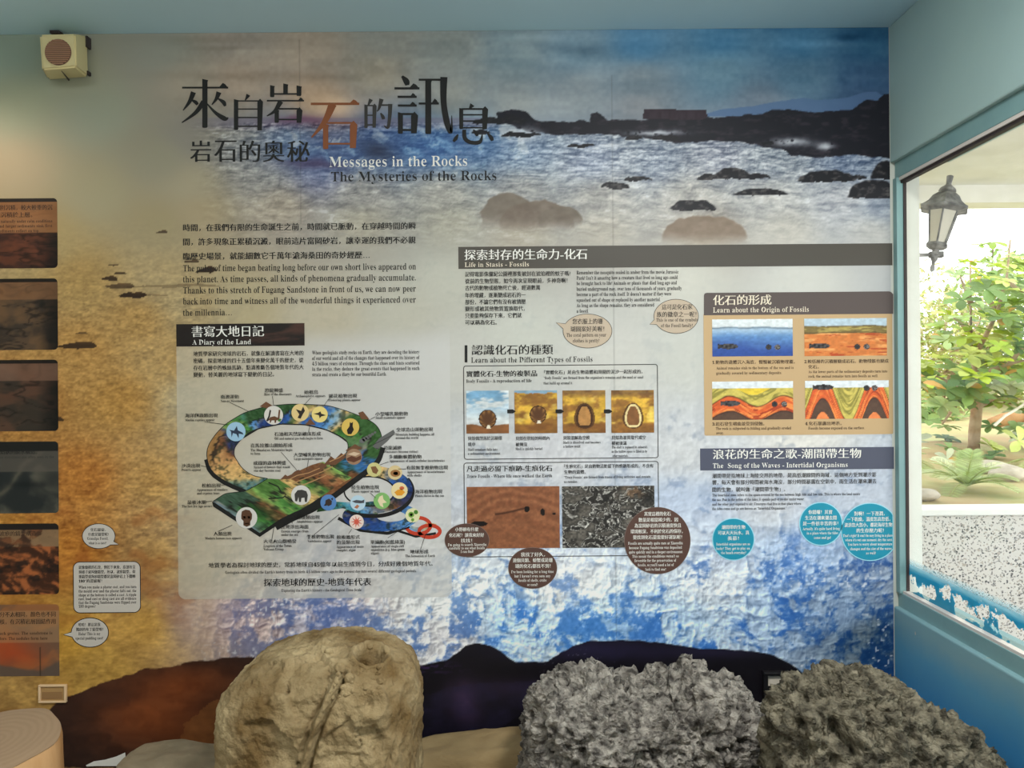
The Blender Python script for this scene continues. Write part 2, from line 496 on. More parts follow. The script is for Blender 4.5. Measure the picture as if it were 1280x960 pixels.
# blue paint peeling off the lower glass
filmm = bpy.data.materials.new('peeling_glass_paint'); filmm.use_nodes = True
n, l = filmm.node_tree.nodes, filmm.node_tree.links
b = n['Principled BSDF']; b.inputs['Roughness'].default_value = 0.5
ZF = ZGB + 0.135
tc = n.new('ShaderNodeTexCoord'); sx = n.new('ShaderNodeSeparateXYZ'); l.new(tc.outputs['Object'], sx.inputs[0])
mr = n.new('ShaderNodeMapRange'); mr.inputs['From Min'].default_value = ZGB; mr.inputs['From Max'].default_value = ZF; l.new(sx.outputs['Z'], mr.inputs['Value'])
cr = n.new('ShaderNodeValToRGB'); e = cr.color_ramp.elements
e[0].color = (*lin(rgb(78, 158, 182)), 1); e[0].position = 0.0
e[1].color = (*lin(rgb(150, 200, 212)), 1); e[1].position = 1.0
x_ = e.new(0.62); x_.color = (*lin(rgb(44, 164, 196)), 1)
l.new(mr.outputs[0], cr.inputs['Fac']); l.new(cr.outputs['Color'], b.inputs['Base Color'])
nz = n.new('ShaderNodeTexNoise'); nz.inputs['Scale'].default_value = 11.0; nz.inputs['Detail'].default_value = 7; nz.inputs['Roughness'].default_value = 0.62
mp = n.new('ShaderNodeMapping'); mp.inputs['Location'].default_value = (0, 0.35, 0); l.new(tc.outputs['Object'], mp.inputs['Vector']); l.new(mp.outputs[0], nz.inputs['Vector'])
pk = n.new('ShaderNodeValToRGB'); q = pk.color_ramp.elements      # where it peels: a band low on the glass
q[0].position = 0.0; q[0].color = (0.13, 0.13, 0.13, 1); q[1].position = 0.85; q[1].color = (0, 0, 0, 1)
x_ = q.new(0.2); x_.color = (0.2, 0.2, 0.2, 1); x_ = q.new(0.5); x_.color = (0.16, 0.16, 0.16, 1)
l.new(mr.outputs[0], pk.inputs['Fac'])
ad = n.new('ShaderNodeMath'); ad.operation = 'ADD'; l.new(nz.outputs['Fac'], ad.inputs[0]); l.new(pk.outputs['Color'], ad.inputs[1])
gt = n.new('ShaderNodeMapRange'); gt.inputs['From Min'].default_value = 0.652; gt.inputs['From Max'].default_value = 0.662; gt.inputs['To Min'].default_value = 1; gt.inputs['To Max'].default_value = 0
l.new(ad.outputs[0], gt.inputs['Value'])
fd = n.new('ShaderNodeMapRange'); fd.inputs['From Min'].default_value = 0.6; fd.inputs['From Max'].default_value = 1.0; fd.inputs['To Min'].default_value = 0.93; fd.inputs['To Max'].default_value = 0.0
l.new(mr.outputs[0], fd.inputs['Value'])
mu = n.new('ShaderNodeMath'); mu.operation = 'MULTIPLY'; l.new(gt.outputs[0], mu.inputs[0]); l.new(fd.outputs[0], mu.inputs[1])
trn = n.new('ShaderNodeBsdfTranslucent'); l.new(cr.outputs['Color'], trn.inputs[0])
m0 = n.new('ShaderNodeMixShader'); m0.inputs[0].default_value = 0.6; l.new(b.outputs[0], m0.inputs[1]); l.new(trn.outputs[0], m0.inputs[2])
tr = n.new('ShaderNodeBsdfTransparent'); ms = n.new('ShaderNodeMixShader')
l.new(mu.outputs[0], ms.inputs[0]); l.new(tr.outputs[0], ms.inputs[1]); l.new(m0.outputs[0], ms.inputs[2]); l.new(ms.outputs[0], n['Material Output'].inputs[0])
wpart('peeling_paint', [(X1 + 0.0125, X1 + 0.0135, W0, D - 0.034, ZGB + 0.002, ZF)], filmm)

# ------------------------------------------------------------------ outside: porch, pilaster, parapet, ground
YS = 4.92
zs = CAMZ + 1.27
soffm = noisy('porch_concrete', (216, 217, 214), (230, 230, 228), scale=3, rough=0.9, bump=0.25, bscale=30)
struct(boxes('ceiling_porch', [(X1 + 0.2, 4.0, YB, YS, zs, zs + 0.2), (XL, X1 + 0.2, D + 0.2, YS, zs, zs + 0.2)], soffm))
struct(boxes('trim_porch', [(XL, 4.0, YS, YS + 0.18, zs - 0.115, zs + 0.25)], whitem))
struct(boxes('wall_pilaster', [(X1 + 0.02, 1.578, D - 0.012, D + 0.22, 0, zs)], whitem))
terr = mat('speckled_terrazzo', (206, 204, 200), 0.7)
n, l, b = nodes_of(terr)
tc = n.new('ShaderNodeTexCoord'); vo = n.new('ShaderNodeTexVoronoi'); vo.inputs['Scale'].default_value = 125
l.new(tc.outputs['Object'], vo.inputs['Vector'])
cr = n.new('ShaderNodeValToRGB'); cr.color_ramp.interpolation = 'CONSTANT'; e = cr.color_ramp.elements
e[0].position = 0; e[0].color = (*lin(rgb(214, 210, 205)), 1); e[1].position = 0.72; e[1].color = (*lin(rgb(150, 146, 142)), 1)
x_ = e.new(0.86); x_.color = (*lin(rgb(180, 172, 162)), 1); x_ = e.new(0.94); x_.color = (*lin(rgb(92, 90, 88)), 1)
sp = n.new('ShaderNodeSeparateColor'); l.new(vo.outputs['Color'], sp.inputs[0]); l.new(sp.outputs[0], cr.inputs['Fac']); l.new(cr.outputs['Color'], b.inputs['Base Color'])
YP = 3.95
zp = CAMZ - 161.5 / 945 * YP
struct(boxes('wall_parapet', [(XL, 7.0, YP + 0.02, YP + 0.14, 0, zp - 0.03)], terr))
struct(boxes('trim_parapet', [(XL, 7.0, YP, YP + 0.17, zp - 0.034, zp)], noisy('parapet_cap', (232, 232, 228), (240, 240, 238), scale=5, rough=0.7), bev=0.006))
struct(boxes('ground_porch', [(X1 + 0.2, 7.0, YB, YP + 0.1, -0.1, 0.0), (XL, X1 + 0.25, D + 0.2, YP + 0.1, -0.1, 0.0)], floorm))

# ------------------------------------------------------------------ the mural
mural = empty('wall_mural', (0, D - 0.002, 0), 'full-wall printed mural of sea, rocks and sand with information panels about rocks and fossils', 'mural')

CP = np.array([
 (20,60,146,160,146),(20,130,156,160,136),(20,215,172,156,126),(120,140,154,158,140),(120,240,162,154,125),(60,300,170,150,105),(200,60,150,150,140),(230,110,160,150,135),(200,200,150,145,125),
 (200,280,158,145,112),(100,350,165,136,84),(170,400,166,132,78),(30,500,166,116,54),(150,500,170,128,66),(200,350,170,150,110),(210,450,172,142,92),(100,440,170,130,72),
 (100,600,172,112,48),(200,600,174,134,76),(20,700,180,122,44),(90,690,176,112,42),(200,700,160,122,70),(80,800,198,150,60),(180,780,188,144,70),(20,860,182,142,78),(120,840,182,142,68),
 (300,50,165,155,145),(300,100,165,148,132),(390,60,170,155,140),(395,125,184,156,130),(470,90,165,155,140),(480,50,150,150,145),(560,60,145,150,148),(560,120,145,148,145),(640,60,125,145,155),(640,130,145,152,155),(720,60,128,156,176),(720,120,140,150,158),(800,55,92,144,184),(800,100,125,140,152),(800,135,135,140,148),(900,50,84,138,178),(900,90,108,142,164),(950,130,115,130,148),(1000,50,76,130,170),(1000,95,96,130,156),(1090,55,54,104,142),(1090,100,62,96,134),(1090,130,50,75,110),
 (240,170,140,135,125),(300,190,130,130,130),(360,170,120,130,150),(420,185,90,95,125),(470,180,70,95,140),(540,180,75,115,165),(600,175,120,150,180),(660,190,150,165,185),(740,200,150,160,180),(820,200,145,155,172),(900,190,150,155,170),(960,210,150,158,170),(1060,200,120,135,160),(1100,260,140,150,165),
 (240,230,165,155,130),(320,220,150,148,145),(400,215,110,115,145),(450,240,150,148,145),(550,240,160,158,152),(650,240,155,155,155),(750,250,165,163,160),(860,250,170,168,165),(960,240,170,170,170),(1050,250,165,168,175),
 (250,265,165,150,120),(350,260,165,155,140),(450,280,165,160,145),(560,280,165,162,150),(650,290,165,158,145),(750,290,175,170,160),(880,290,165,155,142),(980,290,185,182,175),(1090,290,180,180,178),
 (240,380,166,148,110),(300,380,172,160,128),(400,390,178,170,150),(500,390,176,174,162),
 (560,350,178,178,168),(560,450,185,185,180),(650,420,185,187,180),(760,450,190,190,185),(860,440,185,187,182),(860,350,190,190,182),(1000,350,192,193,188),
 (560,560,178,182,186),(700,560,180,183,190),(850,560,178,182,188),(850,640,160,175,200),(560,640,168,176,190),(1000,550,190,190,188),(960,620,172,178,190),(1090,620,162,172,190),
 (240,500,172,158,126),(240,600,172,156,124),(240,700,168,150,124),(330,600,178,172,160),(450,600,178,178,178),(400,720,150,150,170),
 (240,770,172,150,140),(300,770,150,140,162),(400,770,130,140,182),(560,740,150,174,210),(640,780,96,148,214),(740,790,106,154,212),(850,790,92,140,204),(950,770,84,128,192),(1050,760,78,116,172),(1100,720,80,110,160),(1090,800,50,78,112),(700,720,160,180,212),(1000,710,104,140,194),(900,720,130,156,198),(560,800,130,150,190),
], dtype=np.float64)
def base_field(px, py):
    num = np.zeros((px.size, 3)); den = np.zeros(px.size)
    for x, y, r, g, b_ in CP:
        w = 1.0 / ((px - x) ** 2 + (1.25 * (py - y)) ** 2 + 300.0) ** 1.7
        num += w[:, None] * np.array([r, g, b_]); den += w
    return num / den[:, None] / 255.0

COAST = [(622,141),(640,137),(655,138),(664,147),(672,150),(700,152),(736,151),(738,142),(746,140),(753,143),(760,150),(800,150),(850,143),(900,147),(955,142),(965,138),(985,136),(1003,140),(1020,141),(1060,138),(1074,131),(1085,125),(1098,126),(1104,118),(1113,117),(1116,198),(1060,194),(1020,197),(990,194),(975,186),(955,184),(930,178),(900,176),(850,179),(800,171),(740,168),(690,168),(665,166),(640,158),(622,154)]
HILLS = [(880,143),(905,137),(940,133),(970,128),(990,124),(1004,123),(1020,126),(1040,125),(1060,121),(1080,116),(1095,115),(1104,120),(1116,124),(1116,146),(880,146)]
SEAROCKS = [(725,182,17,2.5),(792,172,11,3),(832,172,18,3.5),(960,179,8,2.5),(916,219,26,9),(885,222,14,4),(946,221,16,4),(1033,222,36,10),(1074,222,10,3),(1093,240,33,15),(1106,216,18,16),(770,232,17,5),(797,223,16,3),(951,240,33,5),(866,258,28,8),(612,152,22,5),(640,150,18,6),(600,165,12,3),(650,168,25,3)]
SANDROCKS = [(203,290,7,2.5,.7),(141,330,6,1.5,.8),(148,340,9,2,.8),(137,347,10,4,.85),(150,356,18,5,.65),(166,368,18,5,.95),(103,417,8,1.5,.6),(97,431,25,6,.85),(73,523,6,4,.8),(238,325,10,2.5,.7),(258,337,14,5,.9),(215,357,60,2.5,.3),(190,369,20,1.5,.3)]
DARKROCK = [(515,832),(532,830),(545,829),(558,826),(570,816),(582,807),(598,804),(612,806),(625,812),(636,822),(644,827),(662,826),(685,826),(698,818),(715,807),(735,801),(760,801),(800,800),(830,803),(860,808),(890,811),(920,812),(945,815),(968,820),(985,828),(1000,838),(1012,850),(1016,960),(500,960),(505,840)]
BROWN = [(52,905),(56,893),(68,880),(82,871),(105,864),(130,855),(148,847),(165,842),(176,837),(186,834),(212,832),(230,828),(250,825),(285,823),(320,822),(345,960),(68,960)]
def blob(px, py, x, y, rx, ry):
    return np.exp(-((px - x) / rx) ** 2 - ((py - y) / ry) ** 2)
def mural_paint(u, v, px, py):
    c = base_field(px, py)
    wob = fbm(px / 22, py / 22, 4, 5) - 0.5
    J4 = ((-.45, -.2), (.2, -.45), (.45, .2), (-.2, .45))
    def aa(X_, Y_, pts): return sum(inpoly(X_ + a, Y_ + b, pts).astype(float) for a, b in J4) / 4
    # --- sky: soft streaked cloud
    sky = (1 - sstep(140, 158, py)) * sstep(170, 300, px)
    cl = fbm(px / 110 + wob, py / 22, 5, 11) - 0.5
    c += (sky * cl * 0.22)[:, None] * np.array([1.0, .85, .75])
    c += (sky * (fbm(px / 5, py / 5, 2, 12) - .5) * 0.05)[:, None]
    for x, y, rx, ry, a in ((275, 50, 60, 5, .07), (285, 60, 40, 3, .06), (340, 95, 120, 6, .05), (700, 62, 45, 6, .07), (735, 64, 22, 6, .10), (665, 62, 30, 5, -.06), (650, 48, 40, 5, -.09), (1060, 46, 20, 4, .10), (1020, 55, 70, 5, -.08), (900, 72, 60, 5, -.05)):
        c -= (a * blob(px + 20 * wob, py + 6 * cl, x, y, rx, ry))[:, None]
    c = mix(c, rgb(240, 202, 164), 0.55 * blob(px, py, 421, 135, 22, 16))
    # --- horizon and distance
    hz = sstep(146, 149, py) * (1 - sstep(156, 166, py)) * sstep(215, 300, px) * (1 - sstep(600, 640, px))
    c = mix(c, rgb(112, 106, 128), 0.6 * hz)
    c = mix(c, rgb(104, 62, 92), 0.75 * blob(px + 16 * wob, py + 10 * wob, 378, 151, 34, 7))
    c = mix(c, rgb(84, 112, 152), 0.85 * aa(px, py + 3 * wob, HILLS))
    # --- sea
    sea = sstep(150, 158, py) * (1 - sstep(268, 330, py)) * sstep(225, 330, px + 40 * wob)
    near = sstep(185, 265, py)
    def chop(X_, Y_):
        return mix(billow(X_ / 24 + .6 * wob, Y_ / 7 + .4 * wob, 6, 21, .66)[:, None], billow(X_ / 52 + .8 * wob, Y_ / 19 + .6 * wob, 7, 26, .64)[:, None], near)[:, 0]
    f = chop(px, py)
    g = mix(fbm(px / 7, py / 2.6, 4, 23, .6)[:, None], fbm(px / 13, py / 6, 5, 24, .62)[:, None], near)[:, 0]
    e_ = f - chop(px + 1.5, py + 2)
    far = 1 - sstep(215, 280, py)
    c += (sea * ((f - 0.38) * 0.34 + (g - .5) * 0.46 + np.clip(e_, -.2, .2) * .55) * (0.42 + 0.62 * far))[:, None] * np.array([1.05, 1.0, .90])
    c = mix(c, rgb(206, 210, 216), sea * .75 * sstep(.60, .72, .5 * f + .55 * g) * (.5 + .5 * far))
    # big breaking wave
    wv = blob(px, py, 545, 184, 105, 30) + blob(px, py, 400, 190, 70, 26)
    wv = np.clip(wv, 0, 1) * sstep(150, 166, py + 12 * wob)
    f2 = billow(px / 26 + 2 * wob, py / 22 + 2 * wob, 6, 31, .6)
    wc = mix(np.broadcast_to(rgb(52, 84, 136), c.shape), rgb(110, 154, 198), sstep(.30, .62, f2))
    wc = mix(wc, rgb(198, 206, 212), sstep(.52, .78, f2 + 0.22 * blob(px, py, 640, 170, 50, 20)))
    c = mix(c, wc, 0.70 * wv)
    crest = 152 + 10 * (fbm(px / 16, px * 0, 4, 33)) + 14 * np.clip((470 - px) / 100, -.3, 1) + 3
    cw = np.exp(-((py - crest - 8) / 8.0) ** 2) * sstep(300, 400, px) * (1 - sstep(660, 690, px))
    c = mix(c, rgb(196, 196, 200), 0.55 * cw * sstep(.3, .6, f2))
    c = mix(c, rgb(36, 40, 58), 0.7 * np.clip(blob(px + 18 * wob, py + 14 * wob, 472, 190, 20, 13), 0, 1))
    c = mix(c, rgb(150, 96, 74), 0.12 * blob(px, py, 420, 165, 34, 26))
    c = mix(c, rgb(70, 44, 74), 0.55 * blob(px, py + 8 * wob, 395, 205, 40, 6))
    # coast and rocks in the surf
    wx, wy = px + 9 * (fbm(px / 12, py / 12, 3, 41) - .5), py + 5 * (fbm(px / 11, py / 11, 3, 42) - .5)
    spray = blob(wx, wy, 655, 168, 18, 8) + blob(wx, wy, 990, 178, 22, 5) + blob(wx, wy, 820, 166, 30, 3) + blob(wx, wy, 1030, 183, 10, 4)
    co = aa(wx, wy, COAST)
    cc = mix(np.broadcast_to(rgb(24, 24, 34), c.shape), rgb(46, 42, 52), sstep(.5, .85, fbm(px / 12, py / 5, 5, 43)))
    c = mix(c, cc, co)
    bt = inpoly(px, py, [(804, 137), (883, 137), (884, 146), (878, 150), (804, 149)])
    c = np.where(bt[:, None], rgb(50, 38, 48) + 0.06 * (vn(px / 3, py / 9, 3) - .5)[:, None], c)
    c = mix(c, rgb(205, 210, 220), 0.9 * np.clip(spray, 0, 1) * sstep(.35, .6, fbm(px / 5, py / 4, 3, 44) + .18))
    for x, y, rx, ry in SEAROCKS:
        q = ((wx - x) / rx) ** 2 + np.where(wy > y + ry * .45, ((wy - y - ry * .45) / 1.6) ** 2, np.clip((wy - y - ry * .45) / (ry * 1.4), -3, 0) ** 2)
        k = sstep(1.12, .88, q)
        c = mix(c, mix(np.broadcast_to(rgb(26, 26, 32), c.shape), rgb(90, 86, 86), sstep(.5, .85, fbm(px / 6, py / 4, 3, 46)) * (.8 if y > 200 else .3)), k)
    for x, y, rx, ry, col in ((634, 262, 34, 24, (116, 106, 96)), (672, 268, 46, 20, (116, 104, 94)), (700, 270, 28, 14, (112, 102, 92)), (880, 286, 54, 18, (128, 112, 98))):
        q = ((wx - x) / rx) ** 2 + (np.minimum(wy - y - ry * .5, 0) / (ry * 1.4)) ** 2
        k = sstep(1.08, .9, q) * (1 - sstep(y + ry * .1, y + ry * 1.2, py + 5 * wob)) * 0.95
        c = mix(c, rgb(*col) + 0.10 * (fbm(px / 10, py / 7, 4, 47) - .5)[:, None], k)
    # --- pale misty middle and the foam of the lower half
    low = sstep(300, 340, py) * sstep(222, 330, px)
    amp = low * (0.10 + 0.42 * sstep(470, 600, py + 0.12 * (px - 600)) + 0.48 * sstep(600, 730, py))
    amp = amp * np.where(px > 870, np.where(py < 545, .55, 1), 1)
    wq = fbm(px / 60, py / 60, 3, 50) - .5
    w2 = fbm(px / 14, py / 14, 3, 51) - .5
    deep = sstep(610, 760, py)
    def puff(X_, Y_):      # rounded foam lumps separated by thin creases
        return billow(X_ / 22 + .8 * wq + .35 * w2, Y_ / 21 + .8 * wq - .35 * w2, 4, 52, .52)
    b1 = puff(px, py)
    b1d = puff(px + 1.6, py + 2.4)
    n1 = fbm(px / 75 + wq, py / 50, 4, 53)
    n2 = fbm(px / 5 + w2, py / 5, 3, 54)
    clear = sstep(690, 800, py - 18 * np.sin(px / 45.) ) 
    cov = .58 * fbm(px / 34 + .8 * wq, py / 27 + .8 * wq, 6, 153, .64) + .20 * b1 + .12 * fbm(px / 9, py / 8, 4, 155) + .10 * n2
    thr = np.interp(py + 22 * wq * 2, [300, 600, 680, 740, 800], [.33, .345, .375, .415, .45]) + .005 * sstep(930, 1080, px) - .02 * blob(px, py, 990, 770, 70, 40)
    foam = sstep(thr - .045 + .01, thr + .075, cov) * (1 - (.10 + .30 * deep) * (1 - sstep(.03, .30, b1)))
    fl = sstep(.52, .66, .6 * fbm(px / 10 + wq, py / 8, 5, 158, .66) + .4 * fbm(px / 46, py / 34, 3, 159) + .03)
    foam = np.clip(foam + .62 * fl * (1 - foam), 0, 1)
    em = np.clip((b1 - b1d) * 4.5, -1, 1)
    hi = mix(np.broadcast_to(np.array([.14, .13, .11]), c.shape), np.array([.34, .26, .12]), deep)
    lo = mix(np.broadcast_to(np.array([.10, .075, .03]), c.shape), np.array([.12, .075, .02]), deep)
    leftw = (1 - sstep(330, 560, px))[:, None]
    hi = hi * (1 - .4 * leftw)
    rightdim = (1 - .45 * sstep(900, 1080, px) * sstep(640, 800, py))[:, None]
    c += (amp * foam)[:, None] * hi * rightdim - (amp * (1 - foam))[:, None] * lo
    c += (amp * em * (.03 + .05 * foam + .19 * foam * deep))[:, None] * np.array([1, 1, .92]) * rightdim
    c += (amp * (n2 - .5) * .16)[:, None] * rightdim
    # fine droplets
    c = mix(c, rgb(228, 232, 238), .75 * amp * sstep(.80, .88, vn(px / 3.2, py / 3.2, 57)) * sstep(.5, .6, n1 + .08) * deep)
    # --- sand
    sand = (1 - sstep(200, 330, px + 30 * wob)) * sstep(255, 400, py) * (1 - sstep(640, 720, py) * .55)
    rp = fbm(px / 9 + wob, py / 3.2, 4, 61) - .5
    rp2 = fbm(px / 3, py / 2, 2, 63) - .5
    c += (sand * (rp * .24 + rp2 * .20))[:, None] * np.array([1, .85, .55])
    sg = (1 - sstep(205, 300, px)) * sstep(560, 660, py)
    c += (sg * ((fbm(px / 30 + wob * 2, py / 18 + wob * 2, 5, 62) - .5) * .22 + rp * .12))[:, None] * np.array([1, .88, .5])
    c = mix(c, rgb(140, 70, 26), .35 * sg * sstep(.55, .8, fbm(px / 45, py / 28, 4, 64)) * (1 - sstep(760, 800, py)))
    for x, y, rx, ry, a in SANDROCKS:
        xx, yy = px + 5 * wob, py + 5 * wob
        sl = np.clip((xx - x) / rx, -1, 1)
        q = ((xx - x) / rx) ** 2 + np.where(yy > y + ry * .5, ((yy - y - ry * .5) / (ry * .45)) ** 2, ((yy - y - ry * .5) / (ry * (1.0 + .6 * sl))) ** 2)
        c = mix(c, mix(np.broadcast_to(rgb(40, 26, 16), c.shape), rgb(110, 74, 38), sstep(.1, -.9, (yy - y) / ry) * .6), a * (q < 1))
    c = mix(c, rgb(120, 78, 34), .5 * np.exp(-((py - 905 + .35 * px) / 5.0) ** 2) * (px < 45))
    c = mix(c, rgb(120, 80, 36), .6 * np.exp(-((py - 888 - .0016 * (px - 20) ** 2) / 3.5) ** 2) * (px < 58))
    # --- brown sandstone bluff
    bp = aa(px + 8 * wob, py + 6 * wob, BROWN)
    bc = mix(np.broadcast_to(rgb(40, 24, 20), c.shape), rgb(122, 62, 28), np.clip(.95 * blob(px + 30 * wob, py, 190, 892, 80, 52) + .5 * blob(px, py, 250, 850, 60, 22), 0, 1))
    bc = mix(bc, rgb(124, 78, 40), .8 * inpoly(px + 14 * wob, py + 10 * wob, [(215, 935), (232, 905), (262, 880), (288, 868), (292, 942), (225, 945)]) * (0.6 + .5 * fbm(px / 9, py / 6, 3, 70)))
    bc += ((fbm(px / 24 + wob * 2, py / 14, 5, 71) - .5) * .16)[:, None] * np.array([1, .7, .5])
    bc = mix(bc, rgb(64, 36, 26), .5 * sstep(.0, 1.0, blob(px, py, 120, 870, 60, 12)))
    c = mix(c, bc, bp)
    # --- dark foreshore rocks
    dk = aa(px + 3 * wob, py + 5 * wob, DARKROCK)
    dc = np.broadcast_to(rgb(16, 13, 20), c.shape)
    dc = mix(dc, rgb(50, 44, 84), .55 * blob(px, py + 10 * wob, 740, 812, 110, 14) + .35 * blob(px, py, 900, 815, 60, 8))
    dc = mix(dc, rgb(88, 62, 100), .8 * blob(px + 20 * wob, py, 582, 880, 20, 26) + .3 * blob(px, py, 640, 860, 60, 12))
    dc = mix(dc, rgb(38, 34, 60), .7 * inpoly(px, py + 6 * wob, [(505, 872), (545, 866), (565, 858), (640, 852), (690, 846), (700, 858), (600, 928), (505, 925)]) * (fbm(px / 14, py / 10, 4, 73) * 1.3))
    dc = mix(dc, rgb(62, 40, 88), .7 * sstep(.5, .7, fbm(px / 6, py / 2.5, 3, 74)) * blob(px, py, 535, 835, 40, 8))
    dc = mix(dc, rgb(190, 190, 215), .8 * sstep(.88, .93, vn(px / 1.9, py / 1.9, 75)) * blob(px, py, 722, 836, 34, 16))
    c = mix(c, dc, dk)
    # seams between the printed sheets
    for sx_, y0, y1 in ((378, 50, 280), (377, 410, 745), (768, 95, 850), (1005, 820, 850)):
        c = mix(c, np.clip(c * .72, 0, 1) + .03, .55 * np.exp(-((px - sx_ - (py - 480) * ROLL) / .8) ** 2) * ((py > y0) & (py < y1)))
    return np.clip(c, 0.015, .96)

# printed sheet covers the whole wall from the left edge to the corner
ax, az = P(-30, 44); bx, bz = X0 - 0.001, 0.126
nu, nv = 830, 668
gx = np.linspace(-2.12, bx, nu); gz = np.linspace(ZC - 0.001, bz, nv)
GX, GZ = np.meshgrid(gx, gz)
ppx, ppy = unP(GX.ravel(), GZ.ravel())
mcol = mural_paint(None, None, ppx, ppy)
link('seascape_print', np_mesh('seascape_print', np.stack([GX.ravel(), np.zeros(GX.size), GZ.ravel()], 1), grid_faces(nu, nv)[:, ::-1], mcol), mural, vcol_mat('printed_film'))
def bg(px, py):
    """colour of the printed seascape at photo pixels (nearest sample)"""
    X, Z = P(px, py)
    iu = np.clip(np.round((X - gx[0]) / (gx[1] - gx[0])).astype(int), 0, nu - 1)
    iv = np.clip(np.round((Z - gz[0]) / (gz[1] - gz[0])).astype(int), 0, nv - 1)
    return mcol[iv * nu + iu]

# ------------------------------------------------------------------ inks
INK = mat('black_ink', (24, 24, 24), 0.55)
INK2 = mat('charcoal_ink', (52, 50, 48), 0.55)
WHITE = mat('white_ink', (226, 226, 220), 0.55)
CREAM = mat('cream_ink', (222, 212, 192), 0.55)
BROWNINK = mat('glowing_brown_ink', (128, 74, 42), 0.55)
DBROWN = mat('dark_brown_ink', (50, 32, 22), 0.55)

# ------------------------------------------------------------------ headline: brush-cut serif characters drawn stroke by stroke
def headline(name, sc, ox, oy, strokes, m):
    S_ = []
    T = lambda p: (ox + p[0] / sc, oy + p[1] / sc)
    for s in strokes:
        k = s[0]
        if k == 'H':
            _, x0, y, x1, t = s[:5]
            S_.append(([T((x0, y - t / 2)), T((x1, y - t / 2))], [T((x0, y + t / 2)), T((x1, y + t / 2))]))
            if len(s) > 5:
                pxk, pyk = s[5]
                w = (x1 - pxk)
                S_.append(([T((pxk - 1.0 * w, y)), T((pxk - .15 * w, pyk)), T((pxk + .35 * w, pyk + .25 * (y - pyk))), T((x1, y + t * .2))],
                           [T((pxk - 1.0 * w, y + t / 2)), T((pxk - .15 * w, y + t / 2)), T((pxk + .35 * w, y + t / 2)), T((x1, y + t / 2))]))
        elif k == 'V':
            _, x, y0, y1, w = s[:5]
            h = w / 2
            S_.append(([T((x - h * 1.0, y0 - 2)), T((x - h, y0 + 12)), T((x - h, y1 - 6)), T((x - h * .7, y1))],
                       [T((x + h * 1.25, y0 + w * .22)), T((x + h, y0 + w * .55)), T((x + h, y1 - 6)), T((x + h * .7, y1))]))
        elif k == 'C':      # box corner: right upright with a shouldered head
            _, x, y0, y1, w = s[:5]
            h = w / 2
            S_.append(([T((x - h * .6, y0 + w * .3)), T((x - h, y0 + w * .6)), T((x - h, y1))],
                       [T((x + h * .2, y0 - w * .15)), T((x + h * 1.5, y0 + w * .55)), T((x + h, y1))]))
        else:
            pts = s[1]
            n = len(pts); sm = []
            for i in range(n - 1):
                p0, p1, p2, p3 = pts[max(i - 1, 0)], pts[i], pts[i + 1], pts[min(i + 2, n - 1)]
                for q in range(8):
                    t = q / 8
                    sm.append(tuple(.5 * (2 * p1[j] + (p2[j] - p0[j]) * t + (2 * p0[j] - 5 * p1[j] + 4 * p2[j] - p3[j]) * t * t + (3 * p1[j] - p0[j] - 3 * p2[j] + p3[j]) * t ** 3) for j in range(3)))
            sm.append(pts[-1])
            L, R = offset_strip([(a[0], a[1]) for a in sm], [max(a[2], 3) for a in sm])
            S_.append(([T(p) for p in L], [T(p) for p in R]))
    return quads(name, S_, m, 4, mural)
c1 = (6.737, 210, 80); c2 = (5.12, 380, 80)
headline('headline_character', *c1, [('H', 122, 202, 510, 15, (470, 162)), ('V', 314, 130, 540, 44),
    ('P', [(218, 240, 44), (186, 318, 32), (130, 394, 8)]), ('P', [(192, 300, 8), (236, 325, 30), (252, 346, 22)]),
    ('P', [(432, 240, 44), (410, 296, 28), (372, 346, 8)]), ('P', [(420, 292, 8), (470, 325, 34), (484, 358, 20)]),
    ('P', [(304, 320, 44), (236, 412, 32), (120, 497, 9)]), ('P', [(330, 335, 10), (402, 412, 26), (478, 462, 40), (512, 455, 6)])], INK)
headline('headline_character', *c1, [('P', [(680, 262, 36), (664, 290, 20), (652, 308, 8)]), ('V', 576, 300, 558, 36), ('C', 774, 300, 562, 38),
    ('H', 576, 314, 774, 11), ('H', 590, 382, 760, 10), ('H', 590, 453, 760, 10), ('H', 590, 527, 760, 11)], INK)
headline('headline_character', *c1, [('V', 880, 182, 282, 36), ('V', 992, 168, 255, 38), ('V', 1105, 185, 272, 40), ('H', 866, 255, 1110, 13),
    ('H', 835, 312, 1148, 13, (1122, 284)), ('P', [(952, 316, 46), (902, 398, 28), (835, 441, 8)]), ('V', 918, 385, 498, 36), ('C', 1105, 372, 498, 40), ('H', 918, 380, 1100, 13), ('H', 930, 470, 1100, 12)], INK)
headline('headline_character', *c2, [('H', 45, 257, 355, 15, (322, 229)), ('P', [(185, 258, 52), (132, 374, 34), (50, 472, 8)]), ('V', 140, 385, 546, 34), ('C', 314, 370, 540, 38), ('H', 140, 379, 310, 11), ('H', 150, 512, 300, 11)], BROWNINK)
headline('headline_character', *c2, [('P', [(430, 228, 26), (412, 266, 10)]), ('V', 398, 262, 412, 21), ('C', 450, 258, 410, 21), ('H', 398, 268, 450, 9), ('H', 398, 330, 450, 9), ('H', 398, 392, 450, 9),
    ('P', [(497, 226, 28), (482, 284, 16), (468, 306, 6)]), ('H', 490, 265, 548, 10), ('P', [(553, 258, 28), (549, 340, 23), (538, 408, 18), (514, 396, 5)]), ('P', [(491, 316, 8), (506, 340, 22), (511, 356, 18)])], INK2)
